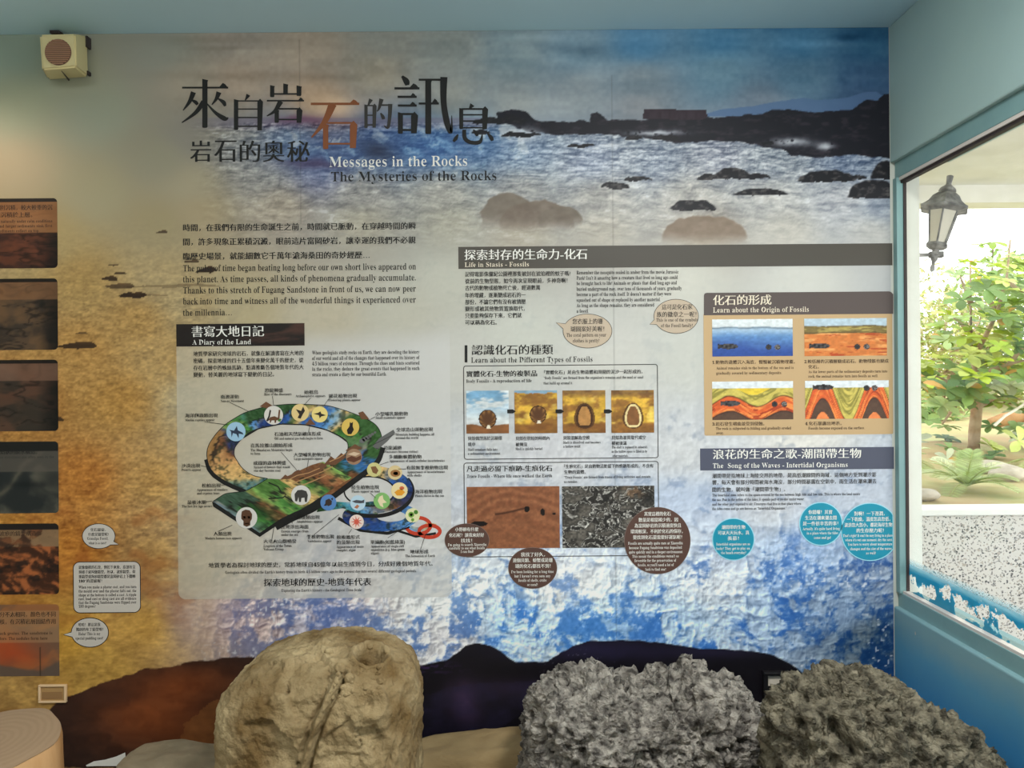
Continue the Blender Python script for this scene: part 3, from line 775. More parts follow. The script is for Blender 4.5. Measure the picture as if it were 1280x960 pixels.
headline('headline_character', *c2, [('P', [(628, 80, 14), (655, 112, 38), (662, 138, 26)]), ('H', 580, 158, 740, 14, (706, 126)), ('H', 600, 212, 722, 14, (700, 188)), ('H', 602, 268, 722, 14, (698, 244)),
    ('V', 618, 312, 448, 32), ('C', 704, 312, 445, 36), ('H', 618, 322, 704, 13), ('H', 620, 424, 704, 13), ('H', 735, 103, 905, 13), ('V', 796, 100, 450, 38), ('H', 735, 255, 864, 13, (840, 224)),
    ('P', [(896, 86, 46), (894, 240, 38), (914, 370, 38), (938, 436, 28), (946, 390, 12), (946, 332, 4)])], INK)
headline('headline_character', *c2, [('P', [(1078, 262, 32), (1060, 288, 10)]), ('V', 1007, 285, 418, 25), ('C', 1156, 276, 420, 30), ('H', 1007, 290, 1156, 11), ('H', 1007, 327, 1150, 9), ('H', 1007, 367, 1150, 9), ('H', 1007, 410, 1150, 9),
    ('P', [(986, 452, 8), (972, 478, 24), (956, 498, 14)]), ('P', [(1026, 422, 24), (1030, 476, 26), (1066, 503, 24), (1126, 500, 24), (1142, 448, 5)]), ('P', [(1084, 422, 8), (1104, 448, 24), (1108, 464, 14)]), ('P', [(1172, 442, 8), (1198, 474, 26), (1206, 494, 16)])], INK)
text('subtitle_lettering', [(ch, a, b, 189.5, 26, 26.5) for ch, a, b in (('岩', 238, 263.7), ('石', 268, 295.4), ('的', 300, 325), ('奧', 329, 355), ('秘', 359, 386.6))], INK, 4, mural)
text('subtitle_lettering', [('Messages in the Rocks', 412, 584, 203, 18.5)], WHITE, 4, mural, 'white English line of the title')
text('subtitle_lettering', [('The Mysteries of the Rocks', 414, 620.5, 221.5, 17.5)], INK, 4, mural, 'black English line of the title')
L = [('時間，在我們有限的生命誕生之前，時間就已脈動，在穿越時間的瞬', 229.3, 519.4, 285), ('間，許多現象正累積沉澱，眼前這片富岡砂岩，讓幸運的我們不必親', 229.3, 519.4, 302.7), ('臨歷史場景，就能細數它千萬年滄海桑田的奇妙經歷…', 229.3, 462, 320.8)]
text('paragraph', [(*q, 9.8) for q in L], INK, 4, mural, 'Chinese opening paragraph under the title')
L = [('The pulse of time began beating long before our own short lives appeared on', 229.3, 520, 335.7), ('this planet. As time passes, all kinds of phenomena gradually accumulate.', 229.3, 520, 349.4), ('Thanks to this stretch of Fugang Sandstone in front of us, we can now peer', 229.3, 520, 363.3), ('back into time and witness all of the wonderful things it experienced over', 229.3, 520, 377), ('the millennia…', 229.3, 290, 391)]
text('paragraph', [(*q, 11.6) for q in L], INK, 4, mural, 'English opening paragraph under the title')

# ------------------------------------------------------------------ picture painters (printed illustrations)
def tex(u, v, fu, fv, seed, o=4): return fbm(u * fu, v * fv, o, seed) - .5
def full(u, col): return np.tile(rgb(*col), (u.size, 1))
def pale_panel(k, col=(190, 188, 182)):
    def f(u, v, px, py):
        return mix(bg(px, py), rgb(*col), k(px, py) if callable(k) else np.full(px.size, k))
    return f
def strata_paint(colA, colB, colC, seed, band=None, bandcol=(190, 130, 70), dark=(20, 15, 12), fu=3, fv=14, bandk=.75):
    def f(u, v, px, py):
        w = tex(u, v, 2, 3, seed) * .25
        t = fbm(u * fu + w * 3, (v + w) * fv, 5, seed + 1)
        c = mix(full(u, colA), rgb(*colB), sstep(.35, .65, t))
        c = mix(c, rgb(*colC), sstep(.5, .75, fbm(u * 4, v * 4 + w * 4, 4, seed + 2)) * .7)
        c *= (1 - .65 * sstep(.72, 1.0, u))[:, None]
        cr_ = sstep(.06, .0, np.abs(fbm(u * 2.5, v * 7 + w * 6, 3, seed + 3) - .5)) * .45
        c *= (1 - cr_)[:, None]
        if band:
            b0, b1_ = band
            k = ((v > b0) & (v < b1_)) * bandk
            c = mix(c, rgb(*bandcol) + .14 * tex(u, v, 3, 5, seed + 5)[:, None], k)
            c = mix(c, rgb(*dark), .85 * (v < b0))
        return np.clip(c, .01, 1)
    return f
def flame_paint(u, v, px, py):
    w = tex(u, v, 3, 3, 201)
    c = mix(full(u, (34, 38, 38)), rgb(92, 88, 76), sstep(.42, .75, fbm(u * 2.2 + w, v * 2.6 + w, 5, 202)))
    q = np.abs((v - .42) - .35 * np.sin(u * 4 + 1) - w * .3)
    c = mix(c, rgb(104, 96, 80), .7 * np.exp(-(q / .06) ** 2))
    c = mix(c, rgb(18, 22, 24), .8 * blob(u, v, .62, .60, .2, .05) + .6 * blob(u, v, .95, .5, .15, .2))
    c = mix(c, rgb(86, 80, 72), .8 * ((v > .13) & (v < .42)))
    return np.where((v < .13)[:, None], rgb(26, 26, 24), c)
def outcrop_paint(u, v, px, py):
    w = tex(u, v, 3, 3, 211)
    d = (u * .8 + v * 1.0)
    c = mix(full(u, (62, 34, 20)), rgb(168, 96, 52), sstep(.38, .68, fbm(d * 6 + w * 2, (u - v) * 9 + w * 3, 5, 212)))
    c = mix(c, rgb(24, 16, 14), sstep(.55, .75, fbm(u * 7, v * 9, 4, 213)) * .8)
    k = (v < .32) * sstep(.5, .62, fbm(u * 8, v * 8, 4, 214))
    c = mix(c, rgb(216, 176, 126), .85 * k)
    c = mix(c, rgb(70, 54, 42), .5 * (v < .33))
    return np.where((v < .09)[:, None], rgb(30, 24, 22), c)
def cross_paint(u, v, px, py):
    w = tex(u, v, 4, 4, 221)
    c = mix(full(u, (110, 84, 66)), rgb(150, 98, 60), sstep(.4, .7, fbm(u * 3, v * 4 + w, 4, 222)))
    c = mix(c, rgb(176, 70, 30), .85 * blob(u + w * .2, v + w * .2, .42, .66, .34, .22))
    c = mix(c, rgb(92, 78, 68), .9 * sstep(.0, .05, v - .80 + .25 * np.maximum(0, u - .55) - .5 * np.maximum(0, .5 - np.abs(u - .8)) * .6 + w * .06))
    c = mix(c, rgb(50, 38, 30), .8 * ((np.abs(u - .78) < .006) & (v > .6)))
    c = mix(c, rgb(176, 140, 100), .45 * ((v > .09) & (v < .53)))
    return c

PB = mural
names = [(248.3, 335.5, strata_paint((88, 50, 34), (56, 34, 28), (112, 62, 40), 101, (.055, .49), (164, 114, 70))),
         (348.5, 437.5, strata_paint((84, 66, 50), (58, 48, 40), (112, 84, 56), 111, (.05, .30), (146, 104, 70), bandk=.6)),
         (450, 539, strata_paint((84, 60, 46), (52, 44, 36), (92, 60, 44), 121, (.05, .30), (124, 92, 74), fv=5)),
         (552, 641.5, flame_paint), (654.5, 743, outcrop_paint), (755.5, 845, cross_paint)]
for i, (y0, y1, f) in enumerate(names):
    pic = gprint('rock_photograph', -34, y0, 72.3 + i * .45, y1, 5, 5 if i < 5 else 4, f, 2, mural, step=1.4, left_square=True, bottom_square=(i == 5),
           label=['red-brown layered rock picture at the top of the left column', 'grey-brown cracked layer picture, second in the left column', 'dark brown smooth layer picture, third in the left column', 'dark grey flame-shaped layer picture, fourth in the left column', 'orange rugged outcrop picture, fifth in the left column', 'orange and grey rock picture, bottom of the left column'][i])
    if i == 0:
        text('caption', [('分別沉積，較大較重的沉', -6, 66, 260, 7.2), ('積沉積於上層。', -6, 41, 269, 7.2)], DBROWN, 3, pic)
        text('caption', [('naturally under calm conditions', 2, 66, 277, 5.4), ('and larger sediments sink first', -2, 66, 283, 5.4), ('sediments collect on top.', -2, 50, 289, 5.4)], DBROWN, 3, pic)
    if i == 3:
        text('caption', [('焰狀的脫水構造。', 1, 47, 565, 6.8)], INK, 3, pic)
        text('caption', [('flame structures are often seen in the', -6, 68, 571.5, 5)], INK2, 3, pic)
    if i == 4:
        text('caption', [('波痕的鑄型構造', 0, 46, 667, 6.6)], DBROWN, 3, pic)
    if i == 5:
        text('caption', [('成分不太相同，顏色也不同', -6, 70, 768, 7.2), ('結核，在沉積岩層固結作用', -6, 70, 777, 7.2)], DBROWN, 3, pic)
        text('caption', [('black grains. The sandstone is', -4, 66, 791.5, 5.4), ('colors. The nodules form here', -4, 60, 798, 5.4)], DBROWN, 3, pic)

# ------------------------------------------------------------------ speech bubbles
def bubble(pts, fill, line, lw, layer=3, label=None):
    o = poly('speech_bubble', pts, fill, layer, mural, label)
    if line:
        Ls, Rs = offset_strip(pts, lw, True)
        quads('outline', [(Ls, Rs)], line, layer + .5, o)
    return o
def ell_tail(cx, cy, rx, ry, tip, a_deg, half):
    """ellipse outline with a pointed tail leaving around angle a_deg"""
    pts = []
    for k in range(73):
        a = a_deg + half + (360 - 2 * half) * k / 72
        pts.append((cx + rx * math.cos(math.radians(a)), cy + ry * math.sin(math.radians(a))))
    pts.append(tip)
    return pts
GREYB = mat('bubble_grey', (196, 190, 182), 0.55); BEIGEB = mat('bubble_beige', (184, 168, 148), 0.55)
BROWNB = mat('bubble_brown', (86, 62, 54), 0.55); TEALB = mat('bubble_teal', (22, 138, 166), 0.55); AQUA = mat('bubble_rim_aqua', (150, 214, 232), 0.55)
o = bubble(ell_tail(124, 670, 20.5, 15.5, (149, 680.5), 35, 10), GREYB, INK, .8, label='round grey bubble asking what a cast is')
text('bubble_text', [('化石爺爺，', 113.7, 132.7, 662, 4.8), ('什麼是鑄型呢?', 110.8, 136.4, 667.8, 4.8), ('Grandpa Fossil,', 109.6, 136, 673, 5), ('what is a cast?', 111.4, 133.5, 678.6, 5)], INK, 4, o)
o = bubble(rrect(92.4, 702, 176, 765.5, 8), GREYB, INK, .9, label='square grey bubble explaining a plaster cast')
text('bubble_text', [('就像做模的石膏，倒扣下來後，底部所呈', 99, 169.7, 709, 5), ('現樣子就叫做鑄型。所以，波痕鑄型、荷', 99, 169.7, 714.8, 5), ('重鑄型或拖痕鑄型都是富岡砂岩上下翻轉', 99, 169.7, 720.6, 5), ('180°的證據喔！', 99, 128, 726, 5),
    ('When you make a plaster cast, and you turn', 99, 171, 733.7, 5.2), ('the mould over and the plaster falls out, the', 99, 171, 738.7, 5.2), ('shape at the bottom is called a cast. A ripple', 99, 171, 743.6, 5.2), ('cast, load cast or drag cast are all evidence', 99, 171, 748.3, 5.2), ('that the Fugang Sandstone were flipped over', 99, 171, 753, 5.2), ('180 degrees!', 99, 120, 757.6, 5.2)], INK, 4, o)
o = bubble(ell_tail(113, 790.3, 23.2, 18.3, (80, 793), 172, 10), GREYB, INK, .9, label='round grey bubble about a pudding cast')
text('bubble_text', [('哈哈！那這是我', 98.7, 126, 780.5, 4.8), ('獨創的布丁鑄型唷！', 95.7, 129.5, 786.5, 4.8), ('Haha! This is my', 98.7, 126, 792, 5.2), ('special pudding cast!', 95, 129.5, 797.5, 5.2)], INK, 4, o)
o = bubble(ell_tail(734.3, 413.8, 30.5, 21.2, (695, 403.3), 196, 9), BEIGEB, INK2, .6, label='beige bubble praising a coral pattern')
text('bubble_text', [('您衣服上的珊', 715.5, 753, 402, 7.5), ('瑚圖案好美喔！', 713, 755, 411.5, 7.5), ('The coral pattern on your', 708, 757.5, 419, 6.6), ('clothes is pretty!', 716, 749, 426, 6.6)], INK, 4, o)
o = bubble(ell_tail(845, 395.5, 27.8, 21.3, (812, 405.5), 160, 9), BEIGEB, INK2, .6, label='beige bubble about a symbol of the Fossil family')
text('bubble_text', [('這可是化石家', 827, 865, 384, 7.5), ('族的徽章之一呢！', 820.8, 870, 393.3, 7.5), ('This is one of the symbols', 820, 872, 400.2, 6.2), ('of the Fossil family!', 826, 865.5, 407.2, 6.2)], INK, 4, o)

# ------------------------------------------------------------------ diary panel with the ribbon of Earth's history
def pk(px, py):
    return .70 * sstep(404, 440, py) * np.clip(1.0 - .15 * sstep(300, 240, px), 0, 1)
diary = gprint('diary_panel', 222, 405, 563.5, 747.5, 9, 9, lambda u, v, px, py: mix(mix(bg(px, py), np.array([1, 1, 1.]) * bg(px, py).mean(1)[:, None], .4 * pk(px, py)), mix(np.broadcast_to(rgb(190, 184, 166), (px.size, 3)), rgb(196, 196, 194), sstep(240, 420, px)), pk(px, py)), 1, mural, step=2.2, label='large pale rounded panel with a winding ribbon diagram')
def band_rock(u, v, px, py):
    c = mix(full(u, (30, 24, 22)), rgb(70, 46, 38), sstep(.4, .7, fbm(u * 5 + v, v * 5 + u * 3, 4, 301)) * sstep(.3, .9, u))
    return c
hb = gprint('heading_band', 220.8, 404.6, 381, 432.6, 0, 0, band_rock, 3, diary)
text('heading', [('書寫大地日記', 240, 330, 414.7, 15)], WHITE, 5, diary)
text('heading', [('A Diary of the Land', 241, 314, 428, 9)], WHITE, 5, diary)
text('paragraph', [('地質學家研究地球的岩石，就像在解讀書寫在大地的', 242.2, 379.6, 442.5, 6.8), ('密碼，探索地球的四十五億年來變化萬千的歷史，從', 242.2, 379.6, 451.3, 6.8), ('存在岩層中的蛛絲馬跡，點滴推斷各個地質年代的大', 242.2, 379.6, 460, 6.8), ('變動，替美麗的地球寫下變動的日記。', 242.2, 342.8, 468.6, 6.8)], INK, 4, diary)
text('paragraph', [('When geologists study rocks on Earth, they are decoding the history', 390.5, 524.5, 441, 6.6), ('of our world and all of the changes that happened over its history of', 390.5, 524.5, 448, 6.6), ('4.5 billion years of existence. Through the clues and hints scattered', 390.5, 524.5, 454.7, 6.6), ('in the rocks, they deduce the great events that happened in each', 390.5, 524.5, 461.4, 6.6), ('strata and create a diary for our beautiful Earth.', 390.5, 483.5, 468.3, 6.6)], INK, 4, diary)
ZH, EN = 5.6, 4.5
LAB = [('南澳運動', 276.5, 299, 496), ('Nan-ao Movement', 276.5, 305.5, 501.2), ('恐龍興盛', 331.4, 354.2, 488), ('Rise of the dinosaurs', 331, 365, 492.8), ('始祖鳥', 380.7, 398, 490.2), ('Archaeopteryx appears', 370, 407, 495),
 ('顯花植物出現', 411.5, 446.5, 495), ('Flowering plants appear', 411, 451, 500), ('海洋爬蟲類出現', 232, 272.8, 519.4), ('Marine reptiles appear', 232, 269, 525), ('小型哺乳類動物', 469.6, 510, 517.4), ('Small mammals appear', 470, 507, 522),
 ('全球造山運動出現', 495.6, 541.4, 537), ('Mountain building happens all', 495, 543, 543), ('around the world', 495, 523, 547.2), ('恐龍滅絕', 480, 502, 559.7), ('Dinosaurs become extinct', 480, 523, 564.5), ('多細胞軟體動物', 486.5, 527, 571), ('Appearance of multi-cellular invertebrates', 487, 556, 576),
 ('有殼無脊椎動物出現', 508.4, 560, 584.5), ('Appearance of invertebrates', 509, 556, 589.7), ('with shells', 509, 527, 594), ('海洋植物出現', 519, 553, 614.3), ('Plants thrive in the sea', 519, 555, 619.5), ('石油和天然氣礦床形成', 343.4, 401.5, 542.5), ('Oil and natural gas beds begin to form', 344, 404, 548),
 ('喜馬拉雅山開始形成', 313.6, 366, 556.8), ('The Himalayan Mountains begin', 314, 366, 562.5), ('to form', 314, 326, 566.8), ('大型哺乳動物出現', 367.6, 413.5, 568.4), ('Large mammals appear', 368, 404, 573.2), ('成煤的森林興盛', 317.4, 358, 578.7), ('Spread of forests that would', 318, 363, 583.8), ('one day become coal', 318, 351, 588),
 ('沙漠出現', 227.5, 251, 582), ('Deserts appear', 227.5, 252, 587), ('松柏出現', 253, 276.5, 606.7), ('Appearance of conifers', 247, 285, 612), ('and cypress trees', 247, 275, 616.4), ('最後冰期', 234.8, 258, 627.7), ('The last Ice Age occurs', 228, 266, 632.6), ('人類出現', 267.8, 290, 667), ('Modern human race appears', 257, 303, 672.5),
 ('兩棲類出現', 371, 400, 646.4), ('Amphibians appear', 371, 404, 651.6), ('台灣浮出海面', 351.6, 386, 658.3), ('Taiwan emerges from', 352, 386, 663.8), ('under the sea', 352, 373, 668), ('大屯火山群噴發', 330, 371, 676.4), ('Eruption of the Tatun', 330, 365, 682), ('Volcano Group', 330, 355, 686.2), ('脊椎動物出現', 384, 418, 670.6), ('Vertebrates appear', 385, 415, 676),
 ('較複雜形式', 421.4, 450, 671.2), ('的藻類出現', 421.4, 450, 677.6), ('Appearance of more', 421, 455, 683), ('complex algae', 421, 445, 687.2), ('單細胞(如藍綠藻)', 463.5, 506.4, 677.3), ('Appearance of single-cell', 464, 505, 682.5), ('organisms (e.g. blue-green', 464, 506, 686.7), ('algae)', 464, 474, 690.9), ('陸生植物出現', 440, 474, 609), ('Plants appear on land', 440, 475, 614), ('地球形成', 513, 535.6, 689.3), ('The formation of Earth', 507, 544, 694.5)]
i = 0
while i < len(LAB):
    grp = [LAB[i]]; i += 1
    while i < len(LAB) and (is_lat(LAB[i][0][0]) or LAB[i][0] == '的藻類出現'):
        grp.append(LAB[i]); i += 1
    text('diagram_label', [(*q, EN if is_lat(q[0][0]) else ZH) for q in grp], INK, 9, diary)
text('summary_line', [('地質學者為探討地球的歷史，常將地球自45億年以前生成到今日，分成好幾個地質年代。', 261, 541, 706.5, 7)], INK, 4, diary)
text('summary_line', [("Geologists often divided the Earth's history from its birth 4.5 billion years ago to the present day into several different geological periods.", 282, 521, 715.3, 5)], INK, 4, diary)
text('summary_line', [('探索地球的歷史-地質年代表', 330, 464, 728, 10.5)], INK, 4, diary)
text('summary_line', [("Exploring the Earth's history - the Geological Time Scale", 352, 452, 737.8, 5)], INK, 4, diary)
# ribbon
def resamp(pts, n):
    p = np.array(pts, float)
    d = np.concatenate([[0], np.cumsum(np.hypot(*np.diff(p, axis=0).T))]); d /= d[-1]
    t = np.linspace(0, 1, n)
    q = np.stack([np.interp(t, d, p[:, 0]), np.interp(t, d, p[:, 1])], 1)
    for _ in range(3): q[1:-1] = .25 * q[:-2] + .5 * q[1:-1] + .25 * q[2:]
    return q
def ribbon(name, outer, inner, stops, layer, seed, parent=None, hills=None, nm=16, n=200):
    A, B = resamp(outer, n), resamp(inner, n)
    s = np.linspace(0, 1, nm)
    G = A[:, None, :] * (1 - s[None, :, None]) + B[:, None, :] * s[None, :, None]
    t = np.repeat(np.linspace(0, 1, n), nm); ss = np.tile(s, n)
    x, y = G[..., 0].ravel(), G[..., 1].ravel()
    tt = np.clip(t + .05 * (fbm(x / 9, y / 9, 3, seed) - .5) + .05 * (ss - .5) * np.sin(t * 40), 0, 1)
    ks = np.array([q[0] for q in stops]); cs = np.array([rgb(*q[1]) for q in stops])
    cc = np.stack([np.interp(tt, ks, cs[:, j]) for j in range(3)], 1)
    cc *= (1 + .5 * (fbm(x / 2.5, y / 2.5, 3, seed + 1) - .5))[:, None]
    cc = mix(cc, rgb(206, 176, 120), .30 * sstep(.62, .70, fbm(x / 7, y / 4, 3, seed + 2)))
    cc = mix(cc, rgb(24, 36, 24), .6 * sstep(.60, .68, fbm(x / 5, y / 5, 3, seed + 3)))
    if hills:
        for t0, t1, h, col in hills:
            w_ = sstep(t0, t0 + .02, t) * sstep(t1, t1 - .02, t)
            lim_ = h * (.75 + .9 * (fbm(x / 6, y / 9, 3, seed + 7) - .5))
            k_ = w_ * (ss < lim_)
            cc = mix(cc, rgb(*col) * 1.0 + .22 * (fbm(x / 2.2, y / 2.2, 3, seed + 8) - .5)[:, None], k_)
            cc = mix(cc, rgb(24, 22, 20), .75 * w_ * (np.abs(ss - lim_) < .05))
    vs = np.array(plane_pts(list(zip(x, y)), layer))
    f = grid_faces(nm, n)
    o = link(name, np_mesh(name, vs, f, np.clip(cc, .02, 1)), parent or diary, vcol_mat('printed_film'))
    return o
def dark_edge(pts, w, layer, dy=2.5, closed=False):
    q = resamp(pts, 90)
    L_, R_ = offset_strip([(a, b + dy) for a, b in q], w, closed)
    quads('ribbon_edge', [(L_, R_)], INK, layer, diary)
blue, dblue, lblue, green, dgreen, sandc, brown, lgreen, grey = (42, 84, 150), (26, 46, 100), (96, 150, 200), (64, 118, 54), (34, 66, 32), (206, 172, 110), (110, 70, 44), (120, 164, 84), (110, 112, 104)
# far small loops first
dark_edge([(495, 660), (520, 668), (545, 664)], 3, 2.2)
ribbon('history_ribbon', [(480, 655), (500, 661), (522, 666), (538, 662), (546, 655)], [(485, 652), (505, 655), (522, 659), (530, 657), (534, 652)], [(0, dblue), (.5, lblue), (1, sandc)], 2.4, 401, n=60, nm=6)
RED = mat('molten_red_ink', (186, 62, 40), 0.55)
for cx, cy, rx, ry in ((523, 657, 15, 10), (537, 664, 13, 7.5)):
    Lr, Rr = offset_strip(ellipse(cx, cy, rx, ry), 4.5, True)
    quads('molten_ring', [(Lr, Rr)], RED, 2.8, diary)
dark_edge([(423, 645), (450, 660), (485, 664), (512, 655)], 4, 2.8)
el = lambda cx, cy, rx, ry, a0, a1, n=40: [(cx + rx * math.cos(math.radians(a0 + (a1 - a0) * k / n)), cy + ry * math.sin(math.radians(a0 + (a1 - a0) * k / n))) for k in range(n + 1)]
ribbon('history_ribbon', el(476, 645, 48, 19, 200, -160), el(489, 645, 18.5, 7, 200, -160), [(0, dblue), (.3, blue), (.5, lblue), (.75, blue), (1, green)], 3.0, 411)
dark_edge(el(466, 611, 50, 31, 130, -30), 5, 3.2, 3)
ribbon('history_ribbon', [(396, 640)] + el(463, 612, 53, 30, 130, -150) + [(424, 594)], [(402, 626)] + el(462, 613.5, 32, 19, 130, -170) + [(431, 606)],
       [(0, dgreen), (.12, (52, 118, 120)), (.25, lblue), (.4, brown), (.5, dblue), (.62, blue), (.72, sandc), (.8, sandc), (.88, (60, 90, 130)), (1, dblue)], 3.4, 421)
Lr, Rr = offset_strip(ellipse(462, 614, 31.5, 18.5), 1.8, True)
quads('ribbon_edge', [(Lr, Rr)], INK, 3.6, diary)
# the wide near end and the big ring
OUT = [(308.3, 612.8), (292, 606), (279.6, 600), (268, 592), (261.8, 584), (258.2, 569), (260, 558), (263.8, 551), (272, 540), (282.6, 529.6), (305.3, 515.7), (333, 507.8), (362.8, 504.9), (382.6, 505.4), (410.8, 506.7), (437.9, 515), (460.8, 524.4), (471, 531), (475.4, 538), (478, 546), (477.5, 554.6), (473.3, 571), (467, 579.6), (442, 598), (417, 617), (390, 635)]
INN = [(335, 598), (318, 595), (309, 590), (303, 585), (299.4, 580), (292.5, 569), (293.5, 559), (303.4, 547.4), (312, 540), (323, 535.5), (350.9, 529.6), (382.6, 530.6), (408.8, 536.9), (425.4, 545), (433, 550), (436, 554.6), (434.8, 565), (423, 575.4), (402.5, 588), (388, 600), (378, 612)]
dark_edge([(478, 556), (473.3, 571), (467, 579.6), (442, 598), (417, 617), (390, 633.7), (365, 645), (345, 656)], 8, 3.8, 3)
dark_edge([(308.3, 612.8), (292, 606), (279.6, 600), (268, 592), (261.8, 584), (258.5, 572)], 6, 3.8, 2)
dark_edge([(303.4, 547.4), (323, 535.5), (350.9, 529.6), (382.6, 530.6), (408.8, 536.9), (425.4, 545), (436, 553)], 4, 3.8, -1)
ribbon('history_ribbon', OUT, INN, [(0, (60, 110, 120)), (.06, sandc), (.14, (196, 150, 96)), (.2, brown), (.235, dblue), (.25, lgreen), (.3, green), (.33, lblue), (.37, dblue), (.43, blue), (.455, dgreen), (.5, sandc), (.53, blue), (.58, lblue), (.63, sandc), (.66, dgreen), (.70, green), (.745, grey), (.765, blue), (.82, (60, 120, 160)), (.85, dgreen), (.88, brown), (.93, lgreen), (1, brown)], 4.0, 431, hills=[(.30, .47, .62, (44, 78, 42)), (.60, .79, .55, (52, 88, 44)), (.12, .245, .35, (150, 112, 66)), (.83, .99, .4, (112, 74, 46))])
for E_ in (OUT, INN): quads('ribbon_edge', [offset_strip([tuple(q) for q in resamp(E_, 120)], .9)], INK, 4.1, diary)
NEAR_T = [(266.7, 626.6), (281.6, 616.7), (307, 613.8), (322, 606), (335, 598), (350.9, 598.9), (362, 594), (374.7, 588), (390, 581), (404, 577)]
NEAR_B = [(325, 666), (338, 657), (350.9, 648.4), (366, 641), (378.6, 635.5), (392, 627), (404, 619), (416, 611), (428, 604), (440, 597)]
poly('ribbon_edge', [(265.5, 627), (267, 633), (325, 671), (352, 653), (390, 637), (405, 625), (388, 600), (330, 640)], INK, 4.2, diary)
ribbon('history_ribbon', NEAR_T, NEAR_B, [(0, (112, 128, 140)), (.1, green), (.2, dgreen), (.27, brown), (.34, lgreen), (.42, green), (.55, sandc), (.64, sandc), (.72, green), (.80, brown), (.9, (150, 100, 66)), (1, lgreen)], 4.4, 441, hills=[(.02, .3, .45, (58, 84, 66)), (.36, .6, .5, (74, 112, 52)), (.66, .98, .45, (116, 78, 50))])
quads('ribbon_edge', [offset_strip([tuple(q) for q in resamp(NEAR_T[:5], 40)], .9)], INK, 4.5, diary)
# medallions
def medal(cx, cy, r, col, marks, rim=True):
    o = poly('medallion', ellipse(cx, cy, r, r, 32), mat('medal_%d_%d_%d' % col, col, 0.55), 5.5, diary)
    if rim:
        Lr, Rr = offset_strip(ellipse(cx, cy, r, r, 32), .6, True)
    for mcol, pts in marks:
        P_ = [(cx + r * x, cy + r * y) for x, y in pts]
        poly('emblem', P_, mat('emblem_%d_%d_%d' % mcol, mcol, 0.55), 6.2, diary)
K = (44, 36, 32)
medal(295.4, 539.5, 12, (150, 186, 212), [((40, 52, 72), [(-.7, -.2), (-.2, -.1), (.1, -.6), (.2, -.15), (.7, .1), (.8, .3), (.3, .2), (.3, .7), (.05, .25), (-.3, .15), (-.45, .6), (-.5, .0)])])
medal(342.4, 519, 11.8, (206, 202, 196), [((96, 62, 40), [(-.7, .7), (-.35, .2), (.1, .1), (.45, .25), (.55, -.6), (.72, -.55), (.62, .45), (.3, .55), (.25, .8), (.1, .8), (.1, .55), (-.2, .55), (-.3, .8), (-.4, .8), (-.4, .5)]), (K, [(-.8, .6), (-.55, .1), (-.4, -.6), (-.25, -.5), (-.4, .2), (-.6, .65)]), ((60, 120, 60), [(.4, .6), (.6, .35), (.85, .4), (.7, .7)])])
medal(375.6, 515.7, 10.9, (214, 190, 132), [(K, [(-.3, .6), (-.1, .2), (-.5, -.4), (.1, -.2), (.35, -.7), (.55, -.2), (.3, .2), (.05, .7)])])
medal(400, 518, 10, (222, 202, 126), [(K, [(-.8, -.1), (-.2, -.2), (.1, -.4), (.2, -.1), (.8, .1), (.2, .25), (0, .5), (-.1, .1)])])
medal(438.3, 533.8, 11, (206, 176, 88), [((30, 24, 20), [(-.3, .8), (-.4, .3), (-.1, -.1), (-.05, -.6), (.1, -.45), (.3, -.6), (.25, -.1), (.4, .3), (.1, .8)])])
medal(442.7, 570.8, 10, (150, 118, 92), [((92, 56, 40), [(-.9, .2), (-.3, -.1), (.3, .1), (.9, -.2), (.9, .3), (0, .7), (-.8, .5)]), ((200, 176, 150), [(-.8, -.3), (.0, -.6), (.8, -.4), (.2, -.1)])])
medal(376.6, 618.7, 12.3, (206, 204, 200), [((60, 58, 56), [(-.6, .6), (-.65, -.1), (-.35, -.5), (.1, -.55), (.55, -.4), (.7, .0), (.6, .7), (.4, .7), (.35, .25), (.05, .3), (.0, .7), (-.2, .7), (-.25, .2), (-.4, .65)])])
medal(308.7, 647, 13.3, (208, 206, 202), [((86, 58, 40), [(-.5, -.2), (-.45, -.6), (-.1, -.78), (.3, -.7), (.52, -.35), (.5, .1), (.35, .35), (.35, .7), (.0, .85), (-.3, .7), (-.3, .3), (-.5, .1)]), ((30, 20, 16), [(-.32, -.15), (-.1, -.15), (-.1, .08), (-.3, .08)]), ((30, 20, 16), [(.12, -.15), (.34, -.15), (.32, .08), (.12, .08)]), ((24, 16, 14), [(-.2, .5), (.25, .48), (.22, .58), (-.18, .6)])])
medal(468, 587, 9, (196, 190, 130), [((122, 86, 56), [(-.5, -.4), (.2, -.5), (.6, .1), (.3, .6), (-.2, .4)])])
medal(494, 590.5, 9, (206, 186, 140), [((150, 104, 62), ellipse(.05, .1, .7, .5, 18)), ((92, 58, 36), ellipse(.1, .12, .35, .25, 14))])
medal(499.4, 613, 10.3, (222, 206, 158), [((214, 146, 40), [(-.6, .2), (-.2, -.1), (.3, -.2), (.7, .2), (.3, .6), (-.3, .6)]), ((196, 96, 60), ellipse(.3, -.3, .3, .22, 12))])
medal(477.5, 625.8, 10.3, (126, 176, 104), [((220, 206, 170), [(-.3, -.5), (.1, -.7), (.2, -.2), (.6, .2), (.1, .3), (.2, .8), (-.2, .6), (-.5, .0)])])
medal(447.7, 628.5, 9.6, (178, 204, 220), [((70, 72, 80), [(-.8, -.2), (-.2, -.4), (.5, -.3), (.85, -.45), (.8, .0), (.3, .05), (-.3, .0)]), ((170, 110, 80), [(-.5, .6), (-.1, .2), (.2, .4), (-.1, .75)])])
